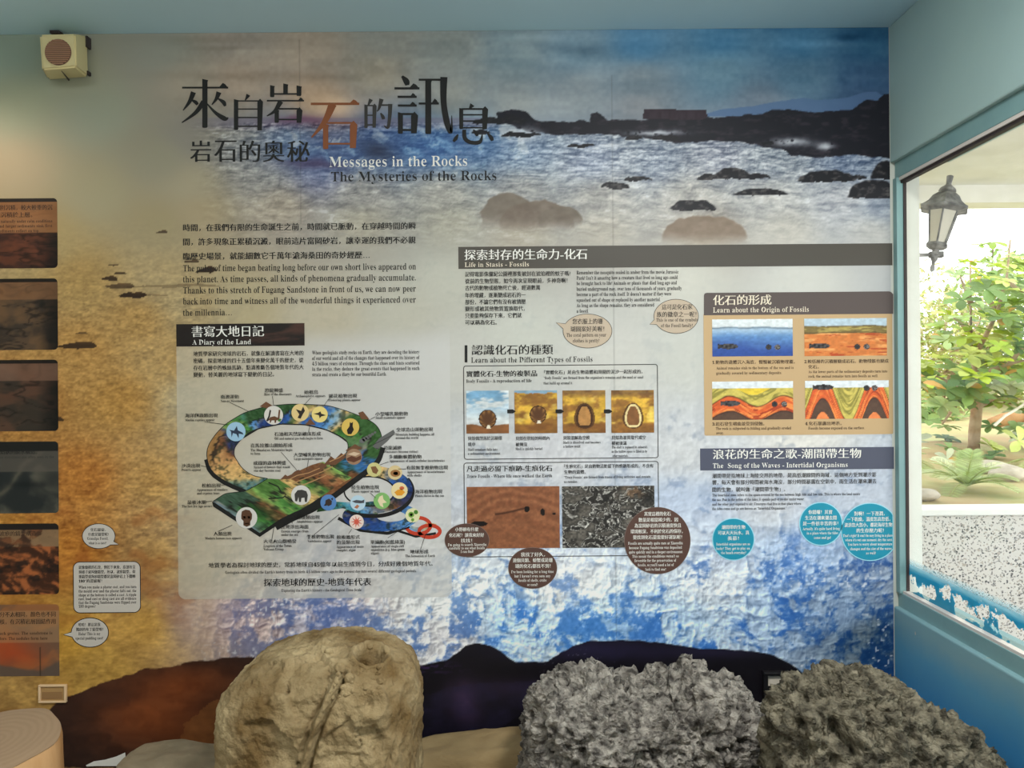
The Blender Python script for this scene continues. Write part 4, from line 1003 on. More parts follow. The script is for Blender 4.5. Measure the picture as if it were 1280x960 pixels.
medal(410.8, 628, 10, (84, 128, 186), [((56, 44, 40), [(-.35, -.3), (.1, -.5), (.45, -.2), (.4, .25), (.0, .45), (-.4, .2)]), (K, [(.3, -.5), (.6, -.6), (.5, -.25)]), (K, [(-.6, .4), (-.35, .1), (-.2, .4)])])
medal(446, 652, 9, (224, 206, 196), [((206, 92, 72), [(math.cos(a * .35) * (.85 if a % 2 else .3), math.sin(a * .35) * (.85 if a % 2 else .3)) for a in range(18)])])
medal(516, 644, 9, (214, 214, 168), [((104, 150, 60), ellipse(-.2, -.1, .4, .4, 14)), ((214, 214, 168), ellipse(-.2, -.1, .2, .2, 12)), ((70, 120, 50), ellipse(.45, -.45, .3, .3, 12)), ((104, 150, 60), ellipse(.0, .6, .22, .22, 12))])
# peaks and the ammonite trail on the ribbon
BRM = mat('mountain_brown_ink', (104, 70, 48), 0.55)
for pts in ([(325, 508), (333, 502), (341, 507), (336, 511)], [(382, 531), (388, 523), (395, 531)], [(448, 516), (454, 514), (462, 524), (452, 524)], [(351, 599), (357, 593), (361, 596), (369, 589), (374, 587), (379, 592), (372, 598)], [(379, 592), (388, 583), (393, 588), (403, 578), (409, 582), (398, 592), (386, 598)], [(405, 581), (414, 570), (419, 574), (427, 566), (433, 571), (420, 581)], [(432, 563), (444, 555), (453, 560), (440, 566)]):
    poly('mountain', pts, BRM, 5.0, diary)
RDG = mat('ridge_tan_ink', (176, 134, 92), 0.55)
quads('mountain_ridge', [offset_strip(q, 1.1) for q in ([(360, 600), (372, 594), (386, 591), (400, 585)], [(366, 604), (384, 597), (402, 590), (416, 583)], [(374, 608), (392, 601), (408, 594)], [(412, 577), (424, 572), (432, 567)])], RDG, 5.05, diary)
quads('river', [offset_strip(q, 1.6) for q in ([(336, 603), (348, 608), (352, 615), (358, 618), (354, 622), (336, 623)], [(356, 620), (366, 626), (374, 628)])], INK, 5.05, diary)
SH = mat('shell_grey_ink', (96, 96, 96), 0.55)
for k in range(6):
    poly('shell_trail', ellipse(453 + k * 3.2, 551 - k * 2.1, 3.6 - k * .4, 3 - k * .3, 14), SH, 5.1, diary)
poly('shell_trail', [(466, 558), (474, 548), (492, 537), (494, 541), (484, 552), (472, 562)], SH, 5.1, diary)
# leader lines
ld = [(288, 503, 311, 514), (341, 495, 342.5, 506), (389, 497, 380, 507), (411, 499, 406, 506), (256, 527, 285, 531), (469, 521, 460, 526), (495, 542, 460, 559), (386, 540, 388, 531), (480, 563, 470, 560), (486, 577, 475, 581), (508, 586, 498, 586), (519, 617, 509, 614),
      (352, 565, 372, 588), (386, 575, 384, 587), (252, 582, 262, 584), (277, 606, 283, 606), (258, 627, 266, 626), (291, 656, 273, 664), (343, 659, 340, 676), (364, 647, 366, 654), (388, 641, 378, 646), (424, 643, 393, 668), (440, 661, 436, 667), (516, 652, 485, 672), (532, 668, 526, 686), (463, 616, 470, 622)]
quads('leader_line', [offset_strip([(a, b), (c_, d_)], .55) for a, b, c_, d_ in ld], INK, 8, diary)

# ------------------------------------------------------------------ fossils section
DGREY = mat('band_dark_grey', (74, 70, 64), 0.5)
def flat_band(name, x0, y0, x1, y1, m, layer, parent, r=0.1):
    pts = [(min(a, 1117.3 + (b - 480) * 0.0085), b) for a, b in rrect(x0, y0, x1, y1, r, 5)]
    return poly(name, pts, m, layer, parent)
fb = flat_band('heading_band', 573, 306.5, 1115, 334, DGREY, 2, mural)
text('heading', [('探索封存的生命力-化石', 580.5, 733.5, 319, 14.6)], WHITE, 4, fb)
text('heading', [('Life in Stasis - Fossils', 581, 661, 331.2, 8.4)], CREAM, 4, fb)
L = [('記得電影侏儸紀公園裡那隻被封在琥珀裡的蚊子嗎?', 713, 343), ('從前的生物型態，如今再次呈現眼前，多神奇啊！', 709, 351.8), ('古代的動物或植物死亡後，經過數萬', 675, 360.3), ('年的埋藏，逐漸變成岩石的一', 657, 369.3), ('部份，不論它們有沒有被擠壓', 657, 377.8), ('變形或被其他物質置換取代，', 655.8, 386.3), ('只要能夠保存下來，它們就', 652, 394.8), ('可以稱為化石。', 621, 403.3)]
text('paragraph', [(s, 581.5, x, y, 6.9) for s, x, y in L], INK, 4, mural, 'Chinese paragraph under the fossil heading')
L = [('Remember the mosquito sealed in amber from the movie Jurassic', 848, 341), ("Park? Isn't it amazing how a creature that lived so long ago could", 847, 347.8), ('be brought back to life! Animals or plants that died long ago and', 845.8, 354.5), ('buried underground may, over tens of thousands of years, gradually', 852, 361.5), ("become a part of the rock itself. It doesn't matter if they were", 838.8, 368.3), ('squashed out of shape or replaced by another material.', 825.5, 375.3), ('As long as the shape remains, they are considered', 817.5, 382), ('a fossil.', 735.8, 389)]
text('paragraph', [(s, 720.7, x, y, 6.6) for s, x, y in L], INK, 4, mural, 'English paragraph under the fossil heading')
poly('heading_bar', [(581, 431.6), (584.3, 431.6), (584.3, 453), (581, 453)], INK, 4, mural)
text('heading', [('認識化石的種類', 589.5, 691, 437.7, 13.6)], INK, 4, mural)
text('heading', [('Learn about the Different Types of Fossils', 589, 740.5, 450.3, 9.8)], INK, 4, mural)
def frame(x0, y0, x1, y1, label):
    pts = rrect(x0, y0, x1, y1, 3)
    Lr, Rr = offset_strip(pts, .9, True)
    return quads('frame_line', [(Lr, Rr)], INK2, 3, mural, label)
f1 = frame(580, 456.5, 822, 573, 'thin rounded frame around the body fossil pictures')
text('heading', [('實體化石-生物的複製品', 583, 671, 467.5, 8.2)], INK, 4, f1)
text('heading', [('Body Fossils - A reproduction of life', 583, 664.5, 476.5, 5.8)], INK, 4, f1)
text('paragraph', [('「實體化石」是由生物遺體和周圍的泥沙一起形成的。', 680, 803, 465.5, 5.6), ("“Body Fossils” are formed from the organism's remains and the mud or sand", 679.5, 804, 472.5, 5), ('that build up around it.', 679.5, 716, 479, 5)], INK, 4, f1)
def shell_pic(kind):
    def f(u, v, px, py):
        n = tex(u, v, 5, 9, 500 + kind); w = tex(u, v, 6, 6, 510 + kind) * .08
        if kind == 0:
            c = mix(full(u, (206, 212, 214)), rgb(116, 160, 192), sstep(.35, .6, fbm(u * 3, v * 9, 4, 520)) * sstep(.75, .1, v))
            c = mix(c, rgb(128, 84, 50), sstep(.80, .83, v + w + .08 * np.abs(u - .5)))
        else:
            c = mix(full(u, (206, 164, 62)), rgb(140, 98, 46), sstep(.4, .7, fbm(u * 4, v * 7, 4, 521 + kind)))
            c = mix(c, rgb(220, 190, 96), .7 * sstep(.55, .7, fbm(u * 3, v * 5, 3, 531 + kind)))
            c = mix(c, rgb(120, 78, 40), .85 * sstep(.74, .82, v + w))
            if kind == 1: c = mix(c, rgb(120, 158, 190), .9 * (v + w < .06))
            else: c = mix(c, rgb(112, 80, 50), .75 * sstep(.20, .06, v + w))
        c *= (1 + .35 * n)[:, None]
        if kind < 2:
            cx, cy, rr = (.5, .66, .2) if kind == 0 else (.55, .56, .19)
            a = np.arctan2(u - cx, cy + .15 - v); q = ((u - cx) / rr) ** 2 + ((v - cy) / (rr * 1.05)) ** 2
            rib = .5 + .5 * np.sin(a * 16)
            c = np.where((q < 1)[:, None], mix(full(u, (86, 56, 34)), rgb(176, 128, 70), rib * .8 * sstep(.1, .9, q)), c)
            c = np.where(((q > .86) & (q < 1.08))[:, None], rgb(58, 36, 22), c)
            c = mix(c, rgb(228, 220, 200), 1.0 * ((np.abs(u - cx - .02) < .05 - (cy + rr * 1.1 - v) * .3) & (v > cy + rr * .75) & (v < cy + rr * 1.12)))
        else:
            cx, cy = .51, .60
            hw = .19 * np.clip(1 - ((v - cy) / .29) ** 2, 0, 1) ** .5 * (1 + .25 * (v - cy) / .29)
            d = np.abs(u - cx) - hw
            ins = (d < 0) & (np.abs(v - cy) < .27)
            c = mix(c, rgb(70, 44, 26), .8 * ((d < .05) & (np.abs(v - cy) < .31)))
            if kind == 3: c = mix(c, rgb(226, 206, 150), 1.0 * ins)
            else: c = mix(c, rgb(62, 38, 24), 1.0 * ins)
            c = mix(c, rgb(128, 86, 50) if kind == 3 else rgb(176, 128, 74), 1.0 * ((d < -.045) & (np.abs(v - cy - .0) < .22)))
            c *= (1 + .25 * tex(u, v, 14, 14, 560))[:, None]
        return np.clip(c, .02, 1)
    return f
for k, (a, b) in enumerate(((583, 636), (643.2, 696.5), (703.2, 756.7), (764, 817.3))):
    gprint('illustration', a, 488.3 - k * .2, b, 541.7 - k * .3, 0, 0, shell_pic(k), 4, f1, step=.9)
for a in (634, 694.3, 754.7):
    poly('arrow', [(a, 511.8), (a + 7, 511.6), (a + 11, 514.2), (a + 7, 516.7), (a, 516.6)], INK, 5, f1)
text('caption', [('貝殼偶然落於沉積環', 585, 627.5, 548, 5.4), ('境中', 585, 594, 555.5, 5.4), ('Shell somehow falls into', 585, 622, 562, 4.6), ('a sedimentary environment.', 585, 626, 567, 4.6)], INK, 4, f1)
text('caption', [('貝殼在很短的時間內', 644.5, 687, 548, 5.4), ('被掩沒', 644.5, 659, 555.5, 5.4), ('Shell is quickly buried', 644.5, 678, 561, 4.6)], INK, 4, f1)
text('caption', [('貝殼溶解為空模', 704, 737, 547.3, 5.4), ('Shell is dissolved and becomes', 704, 750.5, 553, 4.6), ('a hollow mold.', 704, 726, 558, 4.6)], INK, 4, f1)
text('caption', [('貝殼為基質取代或空', 764.5, 807, 547, 5.4), ('模被填滿', 764.5, 783, 554, 5.4), ('The shell is replaced by minerals', 764.5, 809, 559, 4.6), ('or the hollow space is filled in by', 764.5, 809, 564.3, 4.6), ('other materials.', 765.5, 785, 569.7, 4.6)], INK, 4, f1)
f2 = frame(580.5, 577.7, 823, 695, 'thin rounded frame around the trace fossil photographs')
text('heading', [('凡走過必留下痕跡-生痕化石', 583.5, 690, 586, 8.2)], INK, 4, f2)
text('heading', [('Trace Fossils - Where life once walked the Earth', 583.5, 690, 595.3, 5.8)], INK, 4, f2)
text('paragraph', [('「生痕化石」是由動物活動留下的痕跡形成的，不含有', 705, 816.5, 583, 5.4), ('生物的遺體。', 705, 732, 590, 5.4), ('“Trace Fossils” are formed from traces of living activities and contain', 705, 813, 596.5, 4.8), ('no remains.', 705, 722, 602, 4.8)], INK, 4, f2)
def sandripple(u, v, px, py):
    w = tex(u, v, 3, 3, 601) * .3
    q = v - .36 - .12 * np.cos(u * 5 + 1) + w * .5
    rp = np.sin((q * 36 + u * 4 + w * 10)) * np.exp(-((q) / .4) ** 2)
    c = mix(full(u, (120, 74, 50)), rgb(150, 98, 68), .5 + .5 * rp * .8)
    c *= (1 + .35 * tex(u, v, 30, 24, 602))[:, None]
    c = mix(c, rgb(52, 30, 20), .8 * np.exp(-((v - .39 - .06 * np.sin(u * 6)) / .018) ** 2) * ((u > .3) & (u < .66)))
    for x, y, rx, ry in ((.65, .37, .03, .05), (.82, .42, .025, .06), (.94, .45, .02, .02), (.13, .60, .09, .045)):
        c = mix(c, rgb(24, 18, 16), ((((u - x + w * .06) / rx) ** 2 + ((v - y) / ry) ** 2) < 1) * 1.0)
    return np.clip(c, .02, 1)
def coralworm(u, v, px, py):
    w = tex(u, v, 5, 5, 611); w2 = tex(u, v, 9, 9, 612)
    r = np.abs(fbm(u * 8 + w * 2.2, v * 9 + w2 * 2, 2, 613) - .5) * 2
    l = sstep(.10, .02, np.abs(r - .2))
    c = mix(full(u, (44, 42, 40)), rgb(92, 88, 82), sstep(.2, .6, r))
    c = mix(c, rgb(176, 174, 168), .85 * l * (.5 + vn(u * 60, v * 60, 614)))
    c = mix(c, rgb(132, 96, 66), .6 * blob(u, v, .78, .1, .14, .1) * sstep(.3, .6, vn(u * 25, v * 22, 615)))
    c = mix(c, rgb(20, 20, 20), .7 * blob(u, v, .95, .2, .12, .12))
    return np.clip(c * (1 + .5 * (vn(u * 50, v * 40, 616) - .5))[:, None], .02, 1)
gprint('photograph', 583.7, 608, 699.5, 685, 0, 0, sandripple, 4, f2, step=.9)
gprint('photograph', 702.7, 607.3, 818, 684.3, 0, 0, coralworm, 4, f2, step=.7)
o = bubble(ellipse(583.8, 675, 27.7, 20.8, 48), BROWNB, mat('thin_pale_rim', (120, 104, 98), .55), .5, 5, label='smallest brown bubble, left of the trace fossil photographs')
text('bubble_text', [('小野柳有什麼', 569, 598, 661.6, 5.6), ('化石呢？讓我來好好', 561.5, 605, 668.8, 5.6), ('找找！', 576, 590, 675.5, 5.6), ("I'm going to search Xiaoyeliu", 560, 608, 680.8, 4.8), ('carefully to see what fossils', 561.5, 606, 685, 4.8), ('I can find!', 576, 592, 689.2, 4.8)], WHITE, 6, o)
o = bubble(ellipse(665.8, 709.7, 30.3, 25.6, 48), BROWNB, mat('thin_pale_rim', (120, 104, 98), .55), .5, 5, label='middle brown bubble, below the trace fossil photographs')
text('bubble_text', [('我找了好久，', 651, 681, 693, 5.8), ('連個貝類、螃蟹或是珊', 641, 690.5, 700.2, 5.8), ('瑚的化石都找不到！', 644, 688, 707.4, 5.8), ("I've been looking for a long time", 639, 692, 714.5, 5), ("but I haven't even seen any", 643, 688, 719.9, 5), ('fossils of shells, crabs', 648, 683, 725.2, 5), ('or coral!', 659, 672, 730.5, 5)], WHITE, 6, o)
o = bubble(ellipse(821.5, 675.4, 41.2, 41.6, 60), BROWNB, mat('thin_pale_rim', (120, 104, 98), .55), .5, 5, label='largest brown bubble, right of the trace fossil photographs')
text('bubble_text', [('其實這裡的化石', 805, 838, 642.2, 5.8), ('數量是相當稀少的，因', 798, 847, 649.7, 5.8), ('為富岡砂岩的沉積速度快且', 793, 851, 656.9, 5.8), ('環境較深，不利於化石的保存，', 788, 853, 664.2, 5.8), ('要找到化石還需要好運氣呢！', 791, 852, 671.5, 5.8),
    ('Fossils are actually quite rare at Xiaoyeliu', 785, 853, 679, 5), ('because Fugang Sandstone was deposited', 786, 852, 684.5, 5), ('quite quickly and in a deeper environment.', 786, 853.5, 689.9, 5), ("This meant the conditions weren't so", 790, 848, 695.2, 5), ('favorable for the preservation of', 793, 845, 700.5, 5), ("fossils, so you'll need a lot of", 797, 842, 706, 5), ('luck to find one!', 806.5, 832, 711.4, 5)], WHITE, 6, o)

# ------------------------------------------------------------------ origin-of-fossils panel
tan = flat_band('origin_panel', 879.7, 391, 1115.5, 543.5, mat('panel_tan', (186, 158, 118), 0.5), 2, mural, 2)
tan['label'] = 'tan panel with four layered drawings at the right edge'
poly('heading_band', [(879.7, 394.2), (879.7, 369), (880.6, 367), (883, 366.2), (1111, 364.3), (1113.5, 365.2), (1116, 368), (1116, 392.3)], mat('band_brown_grey', (84, 74, 72), 0.5), 3, tan)
text('heading', [('化石的形成', 891, 963.5, 375.4, 14)], CREAM, 4, tan)
text('heading', [('Learn about the Origin of Fossils', 891, 1010.5, 387.8, 9.3)], CREAM, 4, tan)
def strata_pic(kind):
    def f(u, v, px, py):
        w = tex(u, v, 5, 4, 701 + kind) * .06
        vv = v + w
        if kind == 0:
            c = mix(full(u, (96, 140, 190)), rgb(44, 74, 146), sstep(.35, .95, vv + .2 * tex(u, v, 3, 8, 705)))
            c = mix(c, rgb(178, 198, 214), sstep(.5, .25, vv) * .8)
            c = mix(c, rgb(212, 220, 224), 1.0 * (vv < .22)); c = mix(c, rgb(90, 106, 120), .7 * np.exp(-((vv - .24) / .025) ** 2))
        elif kind == 1:
            c = mix(full(u, (198, 116, 58)), rgb(222, 156, 92), sstep(.45, .7, fbm(u * 4, vv * 12, 4, 711)))
            c = mix(c, rgb(166, 62, 30), .8 * sstep(.62, .68, fbm(u * 5, vv * 22, 3, 712)))
            c = np.where((vv < .40)[:, None], mix(full(u, (166, 150, 84)), rgb(120, 104, 60), sstep(.4, .6, fbm(u * 8, vv * 24, 3, 713))), c)
            c = np.where((vv < .20)[:, None], rgb(176, 196, 210), c); c = mix(c, rgb(84, 66, 40), .7 * np.exp(-((vv - .38) / .02) ** 2) + .5 * np.exp(-((vv - .21) / .02) ** 2))
        else:
            if kind == 2: fold = .16 * np.cos((u - .22) * 2 * math.pi * 1.5) ; top, mid, bot = .52 - fold * .9, .36 - fold * .3, .90 - fold * .8
            else:
                fold = np.cos((u - .21) * 2 * math.pi * 1.62); top, mid, bot = .45 - .62 * fold, .02 + 0 * u, .95 - .60 * fold + .1
            s_ = vv - top
            c = mix(full(u, (206, 92, 44)), rgb(232, 140, 72), sstep(.4, .65, fbm(u * 5 + s_ * 2, s_ * 14, 4, 721)))
            c = mix(c, rgb(150, 50, 26), .8 * sstep(.62, .68, fbm(u * 6, s_ * 18, 3, 722)))
            up = mix(full(u, (198, 182, 92)), rgb(140, 132, 62), sstep(.45, .65, fbm(u * 8, s_ * 12, 3, 723)))
            c = np.where((vv < top)[:, None], up, c)
            c = mix(c, rgb(70, 44, 24), .75 * np.exp(-((vv - top) / .018) ** 2))
            if kind == 2: c = mix(c, rgb(226, 196, 60), .9 * ((vv < .34) & (np.abs(u - .5) < .2 - (vv - .2))))
            c = np.where((vv > bot)[:, None], rgb(84, 62, 50), c)
            c = mix(c, rgb(50, 30, 22), .8 * np.exp(-((vv - bot) / .018) ** 2))
            if kind == 3: c = mix(c, rgb(226, 130, 74), 1.0 * (vv > bot + .38))
            c = np.where((v + .3 * w < .18)[:, None], rgb(212, 220, 226), c)
        fy = (.73, .73, .57, .17)[kind]
        fx = (.20, .19, .23, .22)[kind]
        fish = (((u - fx) / .12) ** 2 + ((v - fy) / .075) ** 2 < 1) | ((np.abs(v - fy) < (fx - .07 - u) * .9 + .02) & (u < fx - .07) & (u > fx - .13))
        c = np.where(fish[:, None], rgb(52, 50, 52) + .25 * (vn(u * 40, v * 25, 731) - .5)[:, None], c)
        for x, q in (((.70, 0), (.81, 1)), ((.64, 0), (.755, 1)), ((.77, 0), (.89, 1)), ((.735, 0), (.83, 1)))[kind]:
            d = ((u - x) / .037) ** 2 + ((v - fy - .03) / .075) ** 2
            c = np.where((d < 1)[:, None], mix(full(u, (40, 38, 40)), rgb(110, 106, 104), q * (np.sin(np.arctan2(v - fy, u - x) * 5 + d * 6) > 0) * 1.0 + .3 * (np.abs(d - .4) < .1)), c)
        return np.clip(c * (1 + .22 * tex(u, v, 26, 18, 741))[:, None], .02, 1)
    return f
for k, r in enumerate(((890, 399, 990.5, 445.3), (1005, 398, 1108, 444.8), (890, 476.7, 991, 524.5), (1006, 475.7, 1110.5, 523.3))):
    gprint('illustration', *r, 0, 0, strata_pic(k), 4, tan, step=.9)
text('caption', [('1.動物的遺體沉入海底，慢慢被沉積物埋覆。', 890, 993, 453, 5.4), ('Animal remains sink to the bottom of the sea and is', 895, 991.5, 460.3, 5), ('gradually covered by sedimentary deposits.', 895, 977, 466.6, 5)], DBROWN, 4, tan)
text('caption', [('2.較低層的沉積層變成岩石，動物殘骸也變成', 1005, 1110, 452, 5.4), ('化石。', 1010, 1023, 458.6, 5.4), ('As the lower parts of the sedimentary deposits turn into', 1010, 1108.5, 464.8, 5), ('rock, the animal remains turn into fossils as well.', 1010, 1097, 470.5, 5)], DBROWN, 4, tan)
text('caption', [('3.岩石發生褶曲並受到侵蝕。', 890, 955, 530, 5.4), ('The rock is subjected to folding and gradually eroded', 894.5, 988.5, 535.7, 5), ('away.', 895, 904.5, 541.2, 5)], DBROWN, 4, tan)
text('caption', [('4.化石暴露出地表。', 1006, 1051.5, 529.4, 5.4), ('Fossils become exposed on the surface.', 1010, 1080.5, 535.3, 5)], DBROWN, 4, tan)

# ------------------------------------------------------------------ song-of-the-waves section
wb = flat_band('heading_band', 875, 559.5, 1117, 587, mat('band_slate', (76, 80, 98), 0.5), 2, mural)
text('heading', [('浪花的生命之歌-潮間帶生物', 890.6, 1075.6, 568, 13.4)], WHITE, 4, wb)
text('heading', [('The  Song of the Waves - Intertidal Organisms', 890.6, 1059, 582.2, 8.8)], WHITE, 4, wb)
text('paragraph', [('潮間帶是指地球上海陸交界的地帶，是高低潮線間的海域，這個地方受到潮汐影', 890, 1095, 594.8, 6.4), ('響，每天會有部分時間被海水淹沒，部分時間暴露在空氣中，而生活在潮來潮去', 890, 1095, 603, 6.4), ('間的生物，就叫做「潮間帶生物」。', 890, 981, 612, 6.4)], INK2, 4, mural, 'Chinese paragraph about the intertidal zone')
text('paragraph', [('The intertidal zone refers to the space covered by the sea between high tide and low tide. This is where the land meets', 890, 1074.6, 618.8, 4.9), ('the sea. Due to the action of the tides, it spends part of its day under water', 890, 1004.4, 624.5, 4.9), ('and the other part exposed to air. Creatures that live in that place where', 890, 1001, 630.2, 4.9), ('the tides come and go are known as “Intertidal Organisms.”', 890, 983, 635.8, 4.9)], INK, 4, mural, 'English paragraph about the intertidal zone')
def teal(cx, cy, r, label):
    pts = [(min(x, 1116.2 + (y - 480) * .0085 - 2.2), y) for x, y in ellipse(cx, cy, r, r, 60)]
    return bubble(pts, TEALB, AQUA, 1.1, 5, label)
o = teal(916.3, 673.8, 26, 'smallest teal bubble, left of the other two')
text('bubble_text', [('潮間帶的生物', 901.7, 931, 658.8, 5.6), ('可以天天玩水，真', 897, 936, 665.8, 5.6), ('羨慕！', 909, 923, 672.7, 5.6), ('Intertidal organisms are so', 895, 937, 680, 4.9), ('lucky! They get to play on', 895, 937, 685.4, 4.9), ('the beach everyday!', 901, 932, 690.7, 4.9)], WHITE, 6, o)
o = teal(1025.6, 654.6, 26.6, 'middle teal bubble about a hard life among the tides')
text('bubble_text', [('你錯囉！其實', 1010, 1039.6, 640, 5.8), ('生活在潮來潮去間', 1005.8, 1045, 647.2, 5.8), ('是一件很辛苦的事！', 1003, 1047, 654.3, 5.8), ("Actually, it's quite hard living", 1003, 1049, 660.8, 4.9), ('in a place where the tides', 1008, 1047, 666.2, 4.9), ('come and go!', 1017, 1038, 671.8, 4.9)], WHITE, 6, o)
o = teal(1087, 664.6, 35.8, 'largest teal bubble cut by the wall corner')
text('bubble_text', [('對啊！一下溼潤，', 1067, 1105, 641.9, 5.9), ('一下乾燥，溫度忽高忽低，', 1058, 1112, 648.9, 5.9), ('波浪忽大忽小，都是海岸生物', 1055, 1114.5, 656, 5.9), ('的生存壓力呢！', 1070, 1103.8, 663, 5.9), ("That's right! It can't be easy living in a place", 1053, 1115, 669.4, 4.9), ("where it's wet one moment, dry the next.", 1056, 1115, 674.8, 4.9), ('You have to worry about temperature', 1059, 1114.5, 680.2, 4.9), ('changes and the size of the waves', 1062, 1114, 685.8, 4.9), ('as well!', 1082, 1094, 691, 4.9)], WHITE, 6, o)

# the sheet's bottom edge has curled off and shows white
for Le, Re in (([(108, 956), (118, 951), (132, 949), (146, 945), (157, 940)], [(109, 957.5), (122, 957), (136, 957), (150, 957), (159, 957)]), ([(522, 933), (540, 930.5), (562, 928), (600, 925), (650, 921)], [(522, 936), (540, 933), (562, 930.5), (600, 927.5), (650, 924)])):
    quads('peeled_edge', [(Le, Re)], WHITE, 4, mural, 'white curled bottom edge of the print')

# ------------------------------------------------------------------ stones in front of the mural
def pix(v):
    """project world points (n,3) to photo pixels"""
    k = (D / SC) / v[:, 1]
    a = v[:, 0] * k; b = (v[:, 2] - CAMZ) * k
    return 640 + a * CR - b * SR, 480 - (a * SR + b * CR)
def px_at(px, py, d):
    X, Z = P(px, py, d); return Vector((X, d, Z))
def ico(sub):
    bm = bmesh.new(); bmesh.ops.create_icosphere(bm, subdivisions=sub, radius=1.0)
    v = np.array([tuple(q.co) for q in bm.verts]); f = np.array([[w.index for w in q.verts] for q in bm.faces]); bm.free()
    return v, f
def normals(v, f):
    n = np.zeros_like(v); fn = np.cross(v[f[:, 1]] - v[f[:, 0]], v[f[:, 2]] - v[f[:, 0]])
    for k in range(3): np.add.at(n, f[:, k], fn)
    return n / np.maximum(np.linalg.norm(n, axis=1), 1e-12)[:, None]
def rock(name, d, ry, prof, zm, e, sub, disp, m, label, cat, group=None, zb=0.0):
    n, f = ico(sub)
    r = (np.abs(n) ** e).sum(1) ** (-1 / e)
    q = n * r[:, None]
    pp = np.array([P(x, y, d) for x, y in prof])
    x0, x1 = pp[0, 0], pp[-1, 0]
    X = (x0 + x1) / 2 + (x1 - x0) / 2 * q[:, 0]
    H = np.interp(X, pp[:, 0], pp[:, 1])
    sup = np.maximum((1 - np.minimum(np.abs(q[:, 0]), 1) ** e) ** (1 / e), .22)
    Z = np.where(q[:, 2] > 0, zm + q[:, 2] / sup * (H - zm), zm + q[:, 2] * (zm - zb) * 1.06)
    v = np.stack([X, d + ry * q[:, 1], Z], 1)
    nn = normals(v, f)
    v = v + nn * disp(v, nn)[:, None]
    v[:, 2] = np.maximum(v[:, 2], zb + .001)
    c = np.array([(x0 + x1) / 2, d, zb])
    o = link(name, np_mesh(name, v - c, f, smooth=True), None, m)
    o.location = c
    return tag(o, label, cat, group)

sandm = noisy('buff_sandstone', (106, 84, 50), (166, 148, 112), scale=6, rough=0.85, bump=0.8, bscale=45, bdist=0.02)
def sand_disp(v, n):
    x, y = pix(v)
    a = fbm3(v * 6, 4, 1) - .5
    r = fbm3(v * 16, 4, 2, .55, True) - .6
    h = a * .035 + r * .022 + (fbm3(v * 50, 4, 3, .6) - .5) * .016
    front = sstep(.15, -.25, n[:, 1])
    # burrow running down the face, with a groove beside it
    pts = [(425, 846), (417, 862), (407, 880), (399, 898), (392, 916), (386, 936), (378, 968)]
    dd = np.full(len(x), 99.0); sd = np.zeros(len(x))
    for (ax_, ay_), (bx_, by_) in zip(pts[:-1], pts[1:]):
        L2 = (bx_ - ax_) ** 2 + (by_ - ay_) ** 2
        t = np.clip(((x - ax_) * (bx_ - ax_) + (y - ay_) * (by_ - ay_)) / L2, 0, 1)
        q = np.hypot(x - ax_ - t * (bx_ - ax_), y - ay_ - t * (by_ - ay_))
        s = np.sign((x - ax_) * (by_ - ay_) - (y - ay_) * (bx_ - ax_))
        m_ = q < dd; dd = np.where(m_, q, dd); sd = np.where(m_, s, sd)
    h += front * (.022 * np.exp(-(dd / 3.4) ** 4) - .026 * np.exp(-(((dd * sd) - 6.2) / 2.8) ** 2) - .014 * np.exp(-(((dd * sd) + 7) / 3.5) ** 2))
    # crater near the top with a raised, pebbly rim
    q = np.hypot((x - 462) / 20, (y - 823) / 13)
    h += -.12 * sstep(1.0, .4, q) + .016 * np.exp(-((q - 1.15) / .2) ** 2)
    # flaked scars
    def scar(pts, dep, w=.9):
        k = inpoly(x + 3 * a * 6, y + 3 * r * 6, pts)
        return -dep * k * front
    h += scar([(331, 833), (345, 830), (357, 836), (358, 860), (340, 872), (333, 885), (326, 888), (331, 860)], .016)
    h += scar([(358, 838), (400, 812), (420, 842), (408, 876), (388, 910), (368, 905), (352, 870)], .022)
    h += scar([(305, 903), (340, 905), (368, 940), (372, 965), (330, 965), (318, 940)], .018)
    h += scar([(446, 912), (468, 906), (482, 925), (470, 950), (450, 938)], .024)
    h += scar([(400, 925), (440, 900), (455, 945), (420, 965), (400, 960)], .013)
    q = np.hypot(x - 461, y - 881)
    h += front * (-.022 * np.exp(-(q / 5) ** 2) + .018 * np.exp(-((q - 16) / 7) ** 2) * sstep(-10, 10, x - 455))
    h += front * (-.02 * np.exp(-((x - 497 + .35 * (y - 920)) / 2.2) ** 2) * sstep(890, 905, y))
    return h
boulder = rock('sandstone_boulder', 2.35, .25, [(289, 872), (294, 850), (301, 838), (311, 829), (333, 815), (367, 805), (406, 800), (451, 804), (485, 812), (508, 822), (517, 835), (522, 860)], .52, 3.4, 7, sand_disp, sandm,
     'rounded buff sandstone boulder with a fossil burrow down its face', 'rock')
